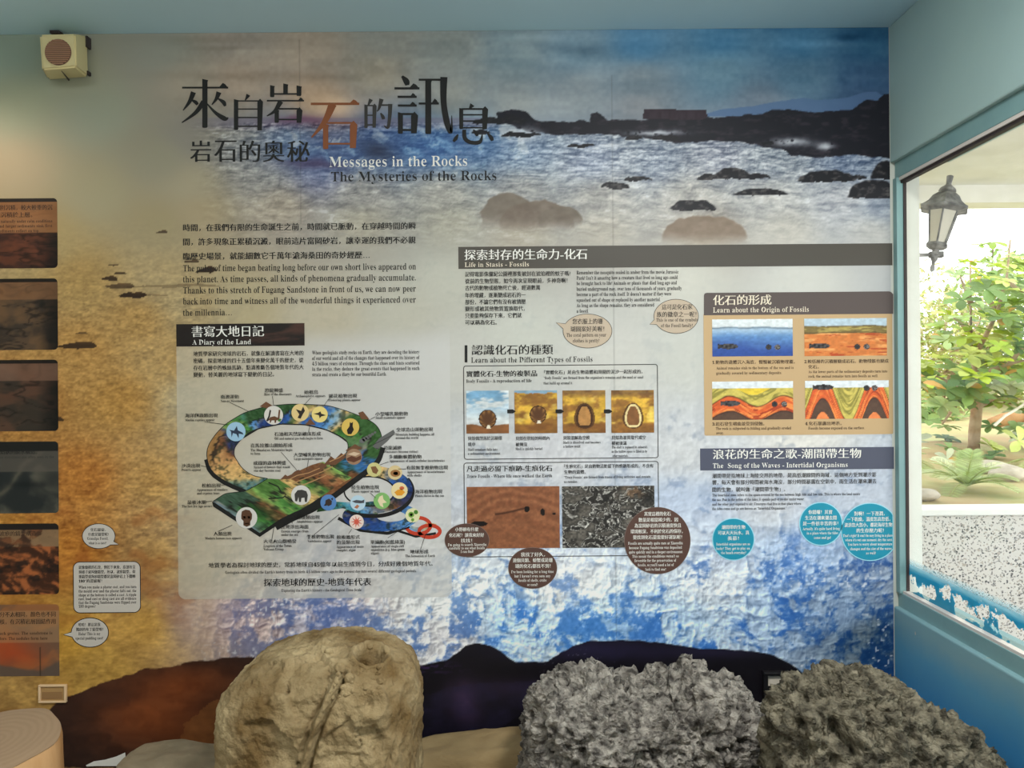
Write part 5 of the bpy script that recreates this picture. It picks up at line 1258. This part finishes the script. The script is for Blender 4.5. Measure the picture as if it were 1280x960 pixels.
# pebble-like nodules set in its face round the crater
bv = np.empty(len(boulder.data.vertices) * 3); boulder.data.vertices.foreach_get('co', bv); bv = bv.reshape(-1, 3)
bx_, by_ = pix(bv + np.array(boulder.location)); bd = bv[:, 1]
rs = random.Random(5)
nods = [(411, 812, 6), (423, 833, 7), (436, 845, 6.5), (427, 858, 4.2), (463, 805, 4.5), (475, 851, 5), (480, 814, 4), (476, 836, 3.4), (446, 838, 4), (416, 872, 3)] + [(rs.uniform(420, 478), rs.uniform(832, 868), rs.uniform(1.6, 3.4)) for _ in range(24)]
for cx, cy, rr in nods:
    q = np.hypot(bx_ - cx, by_ - cy); near_ = np.where(q < 4)[0]
    if not len(near_): continue
    k_ = near_[np.argmin(bd[near_])]
    v_, f_ = ico(3)
    rad = rr * SC * 2.2 / D
    v_ = v_ * (1 + .22 * (fbm3(v_ * 1.5 + cx, 3, int(cx)) - .5))[:, None] * rad * np.array([1, .8, .95])
    link('nodule', np_mesh('nodule', v_ + bv[k_] + np.array([0, rad * .15, 0]), f_, smooth=True), boulder, sandm)
def coral_disp(seed, amp=1.0):
    def f(v, n):
        big = fbm3(v * 4.5, 3, seed) - .5
        w = np.stack([fbm3(v * 8, 3, seed + 20), fbm3(v * 8, 3, seed + 30), fbm3(v * 8, 3, seed + 40)], 1) - .5
        p = v + w * .06
        r1 = fbm3(p * 11, 3, seed + 3, .6, True)
        r2 = fbm3(p * np.array([34, 34, 26]), 3, seed + 5, .6)
        pit = sstep(.56, .72, vn3(p * 30, seed + 8)) + .6 * sstep(.55, .7, vn3(p * 58, seed + 9))
        return amp * (big * .09 + (r1 - .6) * .062 + (fbm3(p * 24, 3, seed + 5, .6, True) - .6) * .056 - pit * .026 + (fbm3(v * 70, 2, seed + 11, .6, True) - .6) * .022)
    return f
coralm = noisy('grey_coral_limestone', (82, 78, 74), (182, 176, 166), scale=30, rough=0.95, bump=1.0, bscale=48, bdist=0.045)
coralm2 = noisy('olive_grey_coral_limestone', (64, 60, 50), (138, 131, 112), scale=28, rough=0.95, bump=1.0, bscale=44, bdist=0.045)
rock('coral_rock', 2.45, .24, [(656, 915), (660, 895), (668, 878), (676, 864), (686, 860), (698, 862), (717, 850), (737, 849), (753, 846), (772, 850), (784, 858), (796, 855), (810, 855), (830, 844), (848, 844), (864, 836), (880, 846), (892, 855), (912, 861), (930, 873), (942, 892), (949, 915)], .42, 2.8, 7, coral_disp(40), coralm,
     'jagged pale grey coral rock standing right of the sandstone boulder', 'rock')
rock('coral_rock', 2.03, .18, [(967, 905), (972, 884), (981, 869), (994, 855), (1012, 848), (1045, 838), (1080, 842), (1112, 852), (1138, 870), (1163, 888), (1197, 905), (1222, 920), (1238, 940)], .40, 2.6, 7, coral_disp(70, .85), coralm2,
     'olive-grey pitted coral rock in the corner below the window', 'rock')
def slab_disp(seed):
    return lambda v, n: (fbm3(v * 7, 4, seed) - .5) * .03 + (fbm3(v * np.array([10, 20, 40]), 3, seed + 4) - .5) * .012
slabm = noisy('weathered_slab', (118, 108, 88), (146, 132, 108), scale=5, rough=0.9, bump=0.5, bscale=30, stretch=(1, 1, 3))
slabm2 = noisy('brown_slab', (136, 114, 80), (158, 136, 98), scale=5, rough=0.9, bump=0.5, bscale=30, stretch=(1, 1, 3))
rock('stone_slab', 2.74, .13, [(150, 958), (156, 946), (170, 940), (205, 937), (240, 938), (275, 941), (330, 942), (345, 952)], .14, 4.0, 6, slab_disp(90), slabm, 'low grey-brown stone slab lying left of the sandstone boulder', 'rock')
rock('stone_slab', 2.74, .13, [(470, 945), (500, 936), (530, 932), (560, 927), (600, 925), (650, 919), (690, 916), (735, 920), (760, 945)], .14, 4.0, 6, slab_disp(110), slabm2, 'low brown stone slab between the boulder and the grey coral rock', 'rock')

# tree-stump seat
def stump():
    c = px_at(-4, 922, 2.2)
    root = empty('tree_stump', (c.x, c.y, 0), 'pale barkless wooden stump at the bottom left corner', 'stump')
    h = c.z; R_ = .166
    n, nz = 64, 26
    th = np.linspace(0, 2 * math.pi, n, endpoint=False)
    lob = 1 + .05 * np.cos(2 * th + .6) + .03 * np.cos(5 * th) + .015 * np.cos(9 * th + 1)
    vs, fs = [], []
    for i in range(nz):
        t = i / (nz - 1)
        z = t * (h - .012 + 0)
        rr = R_ * lob * (1.08 - .06 * t + .02 * np.sin(t * 5)) * (1 + .02 * (vn(th * 3, th * 0 + t * 6, 5) - .5))
        if i == nz - 1: rr = rr * .975
        zz = z + (.03 * np.sin(th) * t)
        vs += [(rr[k] * math.cos(th[k]), rr[k] * math.sin(th[k]), zz[k]) for k in range(n)]
    for i in range(nz - 1):
        fs += [[i * n + k, i * n + (k + 1) % n, (i + 1) * n + (k + 1) % n, (i + 1) * n + k] for k in range(n)]
    link('trunk', np_mesh('trunk', vs, fs, smooth=True), root, noisy('bare_wood', (178, 132, 84), (214, 176, 130), scale=7, rough=0.7, bump=0.4, bscale=22, stretch=(1, 1, .25)))
    vs2, fs2 = [], []
    nr = 14
    top = np.array(vs[-n:])
    for j in range(nr):
        s = j / (nr - 1)
        q = top * np.array([s, s, 1]); q[:, 2] = h - .012 + (top[:, 2] - (h - .012)) * s + .008 * (1 - s ** 6) + .0015 * math.sin(s * 40)
        vs2 += [tuple(p) for p in q]
    for j in range(nr - 1):
        fs2 += [[j * n + k, j * n + (k + 1) % n, (j + 1) * n + (k + 1) % n, (j + 1) * n + k] for k in range(n)]
    cm = mat('cut_wood', (146, 120, 94), 0.75)
    nd, l, b = nodes_of(cm)
    tc = nd.new('ShaderNodeTexCoord'); wv_ = nd.new('ShaderNodeTexWave'); wv_.wave_type = 'RINGS'; wv_.rings_direction = 'Z'
    wv_.inputs['Scale'].default_value = 16; wv_.inputs['Distortion'].default_value = 3.5; wv_.inputs['Detail'].default_value = 4
    l.new(tc.outputs['Object'], wv_.inputs['Vector'])
    cr_ = nd.new('ShaderNodeValToRGB'); cr_.color_ramp.elements[0].color = (*lin(rgb(148, 124, 98)), 1); cr_.color_ramp.elements[1].color = (*lin(rgb(154, 129, 103)), 1)
    l.new(wv_.outputs['Fac'], cr_.inputs['Fac']); l.new(cr_.outputs['Color'], b.inputs['Base Color'])
    link('cut_face', np_mesh('cut_face', vs2, fs2, smooth=True), root, cm, 'grey-brown sawn top with growth rings')
stump()

# ------------------------------------------------------------------ small fittings on the wall
def speaker():
    root = empty('wall_speaker', px_at(82, 70, D - .002), 'cream box loudspeaker with a round grille under the ceiling', 'speaker')
    inv = Matrix.Translation(root.location).inverted()
    cream = mat('cream_plastic', (214, 200, 150), 0.45, 0.4)
    dF, dB = 2.775, 2.926
    F = [px_at(*p, dF) for p in ((49.5, 43.5), (94, 42.5), (95.5, 84), (52.5, 87.5))]
    B_ = [px_at(*p, dB) for p in ((56, 45.5), (109, 45), (110.5, 96.5), (60, 100))]
    bm = bmesh.new()
    a = [bm.verts.new(p) for p in F]; b = [bm.verts.new(p) for p in B_]
    bm.faces.new(a); bm.faces.new(b[::-1])
    for i in range(4): bm.faces.new((a[i], b[i], b[(i + 1) % 4], a[(i + 1) % 4]))
    bmesh.ops.bevel(bm, geom=bm.edges[:], offset=.007, segments=3, affect='EDGES')
    o = bm_obj('cabinet', bm, cream, root, smooth=False); o.matrix_parent_inverse = inv
    gr = mat('grille_brown', (104, 74, 62), 0.6)
    c = px_at(73, 65.5, dF - .001); k = SC * dF / D
    bm = bmesh.new()
    M = Matrix.Translation(c) @ Matrix.Rotation(math.pi / 2, 4, 'X')
    lathe_bm(bm, [(16 * k, -.003), (16.4 * k, .003), (15.6 * k, .004), (.2 * k, .004)], 40, M)
    g = bm_obj('grille', bm, gr, root, label='round brown grille'); g.matrix_parent_inverse = inv
    bm = bmesh.new()
    for i in range(13):
        y = -14.5 + i * 29 / 12; w = math.sqrt(max(16 ** 2 - y * y, 4)) * k
        box_bm(bm, c.x - w, c.x + w, c.y - .0065, c.y - .003, c.z - y * k - .0017, c.z - y * k + .0017)
    bm_obj('slats', bm, mat('grille_slat', (168, 128, 100), 0.5), g)
    bm = bmesh.new()
    p0, p1 = px_at(77, 88.5, 2.79), px_at(86, 99.5, 2.90)
    tube_bm(bm, [p0 + Vector((0, 0, -.001)), p1 + Vector((0, 0, -.001))], [.0012, .004], 6)
    o = bm_obj('cable_slot', bm, darkm, root); o.matrix_parent_inverse = inv
    for piece in range(3):
      bm = bmesh.new()
      if piece == 0:
        q = px_at(70, 41.5, 2.90); box_bm(bm, q.x - .018, q.x + .018, q.y - .01, q.y + .028, q.z - .004, q.z + .006)
      elif piece == 1:
        q = px_at(109.5, 50, 2.91); box_bm(bm, q.x - .003, q.x + .004, q.y - .01, q.y + .018, q.z - .03, q.z + .012)
      else:
        q = px_at(110.5, 92, 2.915); box_bm(bm, q.x - .003, q.x + .004, q.y - .008, q.y + .012, q.z - .006, q.z + .008)
      o = bm_obj('mounting_bracket', bm, darkm, root); o.matrix_parent_inverse = inv
speaker()
def outlet():
    c = px_at(67.3, 866, D - .003)
    root = empty('wall_outlet_cover', c, 'small blank outlet cover plate above the wooden stump', 'outlet cover')
    w, h = .0535, .0345
    rim = mat('clear_rim_plastic', (228, 196, 156), 0.25, 0.5)
    bm = bmesh.new()
    box_bm(bm, -w, w, -.013, 0, h - .007, h, .002); box_bm(bm, -w, w, -.013, 0, -h, -h + .007, .002)
    box_bm(bm, -w, -w + .008, -.013, 0, -h + .0071, h - .0071, .002); box_bm(bm, w - .008, w, -.013, 0, -h + .0071, h - .0071, .002)
    bm_obj('rim', bm, rim, root)
    bm = bmesh.new(); box_bm(bm, -w + .008, w - .008, -.006, 0, -h + .007, h - .007)
    bm_obj('cover_plate', bm, mat('cover_beige', (176, 140, 92), 0.4), root)
    bm = bmesh.new(); box_bm(bm, -w + .012, w - .018, -.008, -.006, -h + .014, h - .028, .0008)
    bm_obj('label_strip', bm, mat('cover_tan', (152, 116, 76), 0.4), root)
outlet()
def holder():
    c = px_at(968.5, 849, D - .003)
    root = empty('card_holder', c, 'small black card holder on the wall behind the coral rocks', 'card holder')
    bk = mat('holder_black', (26, 24, 26), 0.4)
    bm = bmesh.new()
    box_bm(bm, -.05, .052, -.03, 0, .027, .036, .002); box_bm(bm, -.05, -.033, -.022, 0, -.075, .027, .002)
    box_bm(bm, -.033, .052, -.006, 0, -.075, .027)
    bm_obj('frame', bm, bk, root)
    bm = bmesh.new(); box_bm(bm, -.029, .034, -.010, -.0065, -.022, .016)
    bm_obj('card', bm, mat('card_cream', (206, 196, 180), 0.6), root)
holder()

# ------------------------------------------------------------------ lantern outside the window
def lantern():
    d = 3.10; k = SC * d / D
    b0 = px_at(1164.5, 340, d)
    root = empty('wall_lantern', px_at(1149, 324, d), 'weathered grey metal coach lantern leaning on its bracket outside the window', 'lantern')
    inv = Matrix.Translation(root.location).inverted()
    iron = noisy('weathered_iron', (104, 102, 102), (158, 156, 154), scale=30, rough=0.7, bump=0.3, bscale=80)
    M = Matrix.Translation(b0) @ Matrix.Rotation(math.radians(11.5), 4, 'Y') @ Matrix.Scale(k, 4)
    def lp(name, prof, n, m, par=None, lab=None):
        bm = bmesh.new(); lathe_bm(bm, prof, n, M)
        o = bm_obj(name, bm, m, par or root, label=lab); o.matrix_parent_inverse = inv; return o
    lp('finial', [(.6, 0), (2.6, 2.5), (2.8, 6), (1.8, 9), (2, 13), (4, 16), (3.4, 20), (5, 22), (3.4, 25), (4.4, 28)], 14, iron)
    lp('gallery', [(4, 28), (9, 29.5), (13.5, 33), (12.5, 36), (10, 37)], 6, iron)
    gm = mat('lantern_glass', (214, 206, 190), 0.25, 0.5)
    lp('glass_panes', [(10, 37), (17.5, 77)], 6, gm, lab='cloudy glass panes')
    bm = bmesh.new()
    for i in range(6):
        a = 2 * math.pi * i / 6
        tube_bm(bm, [M @ Vector((10.3 * math.cos(a), 10.3 * math.sin(a), 36)), M @ Vector((17.9 * math.cos(a), 17.9 * math.sin(a), 78))], 1.1 * k, 6)
    o = bm_obj('glazing_bar', bm, iron, root); o.matrix_parent_inverse = inv
    lp('roof', [(19, 76), (29.5, 79), (30, 81), (26, 83.5), (21, 88), (17, 95), (11, 100), (7, 101.5)], 6, iron)
    lp('cap', [(7, 101), (10, 103), (9, 106), (5.5, 109), (3.4, 111), (3.0, 113), (4, 122), (2, 123)], 12, iron)
    bm = bmesh.new()
    e_ = M @ Vector((0, 0, 22)); w0 = Vector((1.579, e_.y, px_at(1146, 322, d).z))
    tube_bm(bm, [w0, w0.lerp(e_, .6) + Vector((0, 0, .004)), e_], [.009, .008, .007], 8)
    tube_bm(bm, [w0 + Vector((0, 0, -.05)), w0 + Vector((.025, 0, -.048)), w0 + Vector((.05, 0, -.028)), w0 + Vector((.06, 0, -.004))], .006, 8)
    box_bm(bm, 1.578, 1.586, e_.y - .03, e_.y + .03, w0.z - .08, w0.z + .05)
    box_bm(bm, e_.x - .02, e_.x + .03, e_.y - .012, e_.y + .012, e_.z - .012, e_.z + .012)
    o = bm_obj('bracket', bm, iron, root); o.matrix_parent_inverse = inv
lantern()

# ------------------------------------------------------------------ garden beyond the parapet
def ground_z(x, y):
    return .86 + .055 * (y - 4.1) * (1 if y < 7 else 1) * .9 + .05 * (fbm(np.array([x * 1.3]), np.array([y * 1.3]), 3, 801)[0] - .5)
gxs = np.linspace(-2.0, 14, 90); gys = np.linspace(4.13, 16, 80)
A_, B2 = np.meshgrid(gxs, gys)
hz_ = .86 + .055 * (B2 - 4.1) * .9 + .05 * (fbm(A_.ravel() * 1.3, B2.ravel() * 1.3, 3, 801).reshape(A_.shape) - .5) + .03 * (fbm(A_.ravel() * 6, B2.ravel() * 6, 3, 805).reshape(A_.shape) - .5)
struct(link('ground', np_mesh('ground', np.stack([A_.ravel(), B2.ravel(), hz_.ravel()], 1), grid_faces(90, 80), smooth=True), None, noisy('garden_soil', (172, 146, 112), (170, 172, 122), scale=1.6, rough=0.95, bump=0.4, bscale=14)))

leafm = vcol_mat('leaf', 0.5, 0.3)
if True:
    n, l, b = nodes_of(leafm)
    trl = n.new('ShaderNodeBsdfTranslucent'); at = [q for q in n if q.type == 'ATTRIBUTE'][0]
    l.new(at.outputs['Color'], trl.inputs[0])
    ms = n.new('ShaderNodeMixShader'); ms.inputs[0].default_value = .3
    l.new(b.outputs[0], ms.inputs[1]); l.new(trl.outputs[0], ms.inputs[2]); l.new(ms.outputs[0], n['Material Output'].inputs[0])
class Leaves:
    def __init__(s): s.v = []; s.f = []; s.c = []
    def leaf(s, p, dirv, up, L_, W, col, droop=.25, obov=True):
        dirv = dirv.normalized(); side = dirv.cross(up)
        if side.length < 1e-3: side = dirv.cross(Vector((1, 0, 0)))
        side.normalize(); nrm = side.cross(dirv)
        prof = ((0, .06), (.3, .32), (.62, .5), (.86, .42), (1, .06)) if obov else ((0, .05), (.3, .42), (.6, .45), (.85, .22), (1, .02))
        b = len(s.v)
        for t, w in prof:
            c = p + dirv * (L_ * t) - nrm * (droop * L_ * t * t)
            s.v += [tuple(c - side * (W * w) + nrm * (W * w * .25)), tuple(c), tuple(c + side * (W * w) + nrm * (W * w * .25))]
        n_ = len(prof)
        for i in range(n_ - 1):
            for q in (0, 1):
                a = b + i * 3 + q
                s.f.append([a, a + 1, a + 4, a + 3])
        s.c += [col] * (3 * n_)
    def build(s, name, par, label=None):
        inv = Matrix.Translation(par.location).inverted() if par else None
        o = link(name, np_mesh(name, np.array(s.v), np.array(s.f), np.array(s.c)), par, leafm, label)
        if par: o.matrix_parent_inverse = inv
        return o
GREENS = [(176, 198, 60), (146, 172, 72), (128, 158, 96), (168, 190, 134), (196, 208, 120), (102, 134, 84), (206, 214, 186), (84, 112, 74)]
rnd = random.Random(11)
barkm = noisy('tree_bark', (150, 128, 104), (176, 156, 132), scale=14, rough=0.9, bump=0.5, bscale=40)
def almond_tree():
    d = 6.5; k = SC * d / D
    base = px_at(1217, 574, d); base.z = ground_z(base.x, base.y) - .02
    root = empty('almond_tree', base, 'broad-leaved tree with whorls of bright green leaves outside the window', 'tree')
    inv = Matrix.Translation(base).inverted()
    bm = bmesh.new()
    Q = lambda x, y, dd=0: px_at(x, y, d + dd)
    tube_bm(bm, [base, Q(1218, 540), Q(1221, 510), Q(1224, 480)], [.055, .048, .045, .04], 10)
    br = [[(1221, 510, 0), (1205, 492, -.1), (1188, 478, -.2), (1170, 470, -.3)], [(1224, 480, 0), (1216, 450, .1), (1214, 420, .1), (1213, 380, .1), (1213, 330, .2)], [(1224, 480, 0), (1240, 462, -.1), (1262, 455, -.2), (1290, 448, -.3)],
          [(1216, 450, .1), (1232, 420, 0), (1246, 392, -.1), (1258, 350, -.2), (1263, 300, -.2)], [(1246, 392, -.1), (1236, 372, .0), (1240, 345, .1), (1241, 312, .1)], [(1214, 420, .1), (1200, 402, .2), (1184, 392, .2)], [(1262, 455, -.2), (1280, 430, -.1), (1310, 410, 0)],
          [(1221, 510, 0), (1240, 500, .3), (1262, 498, .5), (1300, 500, .6)], [(1205, 492, -.1), (1192, 510, -.3), (1178, 530, -.4)], [(1224, 480, 0), (1226, 450, .4), (1240, 425, .6)], [(1214, 380, .1), (1206, 360, .2), (1200, 345, .2)], [(1258, 350, -.2), (1270, 360, -.3), (1290, 370, -.3)]]
    tips = []
    for p in br:
        pts = [Q(*q) for q in p]
        tube_bm(bm, pts, [.024 - .017 * i / (len(pts) - 1) for i in range(len(pts))], 7)
        tips += pts[1:]
    o = bm_obj('trunk', bm, barkm, root, smooth=True); o.matrix_parent_inverse = inv
    bm = bmesh.new()
    tube_bm(bm, [Q(1243, 532, -.5), Q(1256, 520, -.5), Q(1270, 512, -.5), Q(1290, 498, -.5)], [.012, .011, .01, .008], 7)
    o = bm_obj('dead_branch', bm, mat('bleached_wood', (226, 220, 210), .8), root, label='bleached bare branch'); o.matrix_parent_inverse = inv
    lv = Leaves()
    spots = []
    def lim(x):      # top edge of the leafy crown by photo column
        return np.interp(x, [1148, 1160, 1175, 1195, 1215, 1235, 1250, 1280, 1330], [470, 440, 400, 372, 345, 335, 325, 318, 320])
    while len(spots) < 235:
        x = rnd.uniform(1142, 1335); y = rnd.uniform(315, 575)
        if y < lim(x): continue
        if y > 500 and abs(x - 1218) < 16: continue
        if y > 500 and rnd.random() < .62: continue
        spots.append((x, y, rnd.uniform(-.7, .7)))
    spots += [(1240, 304, 0), (1226, 307, 0), (1193, 344, 0), (1213, 328, 0), (1229, 341, 0), (1262, 330, 0), (1272, 322, 0)]
    for x, y, dd in spots:
        c = Q(x, y, dd)
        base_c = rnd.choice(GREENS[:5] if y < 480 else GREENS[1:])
        sz = rnd.uniform(.10, .165) * (.75 if y < 345 else 1)
        nl = rnd.randint(5, 8); a0 = rnd.uniform(0, 6.28)
        ax_ = Vector((rnd.uniform(-.4, .4), rnd.uniform(-.9, .1), 1)).normalized()
        t1 = ax_.cross(Vector((1, .2, 0))).normalized(); t2 = ax_.cross(t1)
        for q in range(nl):
            a = a0 + 6.283 * q / nl + rnd.uniform(-.25, .25)
            dv = (t1 * math.cos(a) + t2 * math.sin(a)) + ax_ * rnd.uniform(.05, .6)
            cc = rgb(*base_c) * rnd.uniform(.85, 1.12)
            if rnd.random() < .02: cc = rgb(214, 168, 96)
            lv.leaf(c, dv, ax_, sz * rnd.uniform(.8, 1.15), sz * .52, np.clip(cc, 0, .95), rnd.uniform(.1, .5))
    lv.build('foliage', root)
almond_tree()
def shrub(px, py, d, rx, ry_, rz, nleaf, size, cols, label, cat='shrub', group=None, seed=1):
    c = px_at(px, py, d); r_ = random.Random(seed)
    g = ground_z(c.x, c.y) if d < 15 else 1.4
    root = empty('shrub', (c.x, c.y, g - .02), label, cat, group)
    inv = Matrix.Translation(root.location).inverted()
    bm = bmesh.new()
    for q in range(6):
        a = r_.uniform(0, 6.28)
        tube_bm(bm, [Vector((c.x + .05 * math.cos(a), c.y + .05 * math.sin(a), g - .02)), c + Vector((rx * .35 * math.cos(a), ry_ * .35 * math.sin(a), -rz * .1)), c + Vector((rx * .7 * math.cos(a), ry_ * .7 * math.sin(a), rz * .5))], [.03, .02, .008], 6)
    o = bm_obj('stems', bm, barkm, root, smooth=True); o.matrix_parent_inverse = inv
    lv = Leaves()
    for _ in range(nleaf):
        v = Vector((r_.gauss(0, 1), r_.gauss(0, 1), r_.gauss(0, 1))).normalized() * (r_.random() ** .4)
        lump = 1 + .18 * math.sin(5 * v.x + seed) * math.cos(4 * v.z + seed)
        p = c + Vector((v.x * rx * lump, v.y * ry_, v.z * rz * lump))
        if p.z < g: continue
        dv = Vector((r_.uniform(-1, 1), r_.uniform(-1, .4), r_.uniform(-.2, 1)))
        lv.leaf(p, dv, Vector((r_.uniform(-.5, .5), r_.uniform(-1, 0), 1)), size * r_.uniform(.7, 1.2), size * .5, np.clip(rgb(*r_.choice(cols)) * r_.uniform(.85, 1.1), 0, .95), .2, False)
    lv.build('foliage', root)
shrub(1166, 440, 10.5, .95, .7, 1.1, 3200, .09, [(178, 186, 112), (196, 196, 132), (160, 170, 98), (206, 196, 150)], 'pale olive fine-leaved shrub behind the lantern, left of the tree', seed=2)
shrub(1262, 420, 11.5, 1.3, .8, 1.2, 3000, .12, [(150, 176, 96), (176, 196, 110), (132, 160, 88)], 'mid green rounded shrub far behind the tree crown', seed=3)
shrub(1152, 535, 9.4, .55, .4, .35, 1300, .11, [(116, 148, 88), (142, 168, 96), (160, 180, 120)], 'low dark green shrub behind the stump-side of the tree trunk', seed=4)
shrub(1440, 470, 9.5, 1.1, .8, 1.2, 2200, .12, [(150, 176, 96), (176, 196, 110), (132, 160, 88)], 'green shrub beyond the right edge of the window view', seed=6)
shrub(1800, 480, 9.0, 1.2, .8, 1.1, 2200, .12, [(166, 180, 108), (150, 168, 96), (190, 196, 130)], 'olive shrub farthest right in the garden', seed=7)
def cycad(px, py, d, nf, L_, label, seed, cols):
    c = px_at(px, py, d); r_ = random.Random(seed)
    g = ground_z(c.x, c.y)
    root = empty('cycad', (c.x, c.y, g - .01), label, 'fern', 'feathery plants along the parapet')
    inv = Matrix.Translation(root.location).inverted()
    lv = Leaves(); bm = bmesh.new()
    for q in range(nf):
        a = 6.283 * q / nf + r_.uniform(-.2, .2); el_ = r_.uniform(.25, 1.2)
        d0 = Vector((math.cos(a) * math.cos(el_), math.sin(a) * math.cos(el_), math.sin(el_)))
        pts = []
        for i in range(15):
            t = i / 14
            pts.append(Vector((c.x, c.y, g + .03)) + d0 * (L_ * t) - Vector((0, 0, 1)) * (.42 * L_ * t * t * math.cos(el_) + .12 * L_ * t * t))
        tube_bm(bm, pts, [.006 - .0045 * i / 14 for i in range(15)], 5)
        col = rgb(*r_.choice(cols))
        for i in range(1, 15):
            for sub_ in (0, .5):
                p = pts[i - 1].lerp(pts[i], sub_); t = (pts[i] - pts[i - 1]).normalized()
                sd_ = t.cross(Vector((0, 0, 1))).normalized(); upv = sd_.cross(t)
                ln = .13 * L_ / .5 * math.sin(math.pi * min(.97, (i + sub_) / 15.5)) ** .6
                for s in (-1, 1):
                    lv.leaf(p, sd_ * s + t * .55 + upv * .25, upv, ln, .0085, np.clip(col * r_.uniform(.88, 1.1), 0, .95), .15, False)
    o = bm_obj('stalks', bm, mat('frond_stalk', (168, 180, 112), .6), root); o.matrix_parent_inverse = inv
    lv.build('fronds', root)
CY = [(196, 210, 158), (182, 202, 140), (212, 220, 180)]
cycad(1208, 622, 4.9, 17, .36, 'feathery cycad nearest the middle of the parapet', 21, CY)
cycad(1120, 612, 5.75, 13, .34, 'feathery cycad at the left end of the parapet, beside the pilaster', 22, CY)
cycad(1322, 612, 5.6, 15, .36, 'feathery cycad at the right edge of the view over the parapet', 23, [(190, 200, 140), (206, 204, 160), (170, 186, 120)])
gstone = noisy('garden_stone', (166, 158, 144), (196, 188, 174), scale=9, rough=0.9, bump=0.5, bscale=40)
def garden_stone(px, py, d, rx, ry_, rz, label, seed):
    c = px_at(px, py, d); v, f = ico(4)
    v = v * (1 + .35 * (fbm3(v * 1.6 + seed, 4, seed) - .5))[:, None] * np.array([rx, ry_, rz])
    g = ground_z(c.x, c.y)
    o = link('garden_stone', np_mesh('garden_stone', v + np.array([0, 0, rz * .6]), f, smooth=True), None, gstone); o.location = (c.x, c.y, g)
    tag(o, label, 'stone')
garden_stone(1234, 580, 5.6, .17, .12, .055, 'flat grey stone lying at the foot of the tree', 31)
garden_stone(1258, 596, 5.25, .12, .1, .07, 'rounded pale stone behind the right-hand cycad', 32)
garden_stone(1152, 622, 4.55, .10, .08, .04, 'flat stone at the left end of the garden, nearest the pilaster', 33)
def log():
    p0, p1 = px_at(1238, 534, 8.3), px_at(1338, 506, 8.3)
    p0.z = max(p0.z, ground_z(p0.x, p0.y) + .05)
    bm = bmesh.new()
    tube_bm(bm, [p0, p0.lerp(p1, .3) + Vector((0, 0, .02)), p0.lerp(p1, .7), p1], [.06, .085, .08, .06], 12)
    tube_bm(bm, [p0.lerp(p1, .55), p0.lerp(p1, .6) + Vector((.1, .2, -.75))], [.05, .04], 8)
    o = bm_obj('fallen_trunk', bm, noisy('brown_log', (150, 112, 78), (176, 138, 100), scale=10, rough=.9, bump=.4, bscale=30), None, smooth=True)
    tag(o, 'brown fallen trunk lying slantwise right of the tree', 'log')
    bpy.context.view_layer.update()
log()
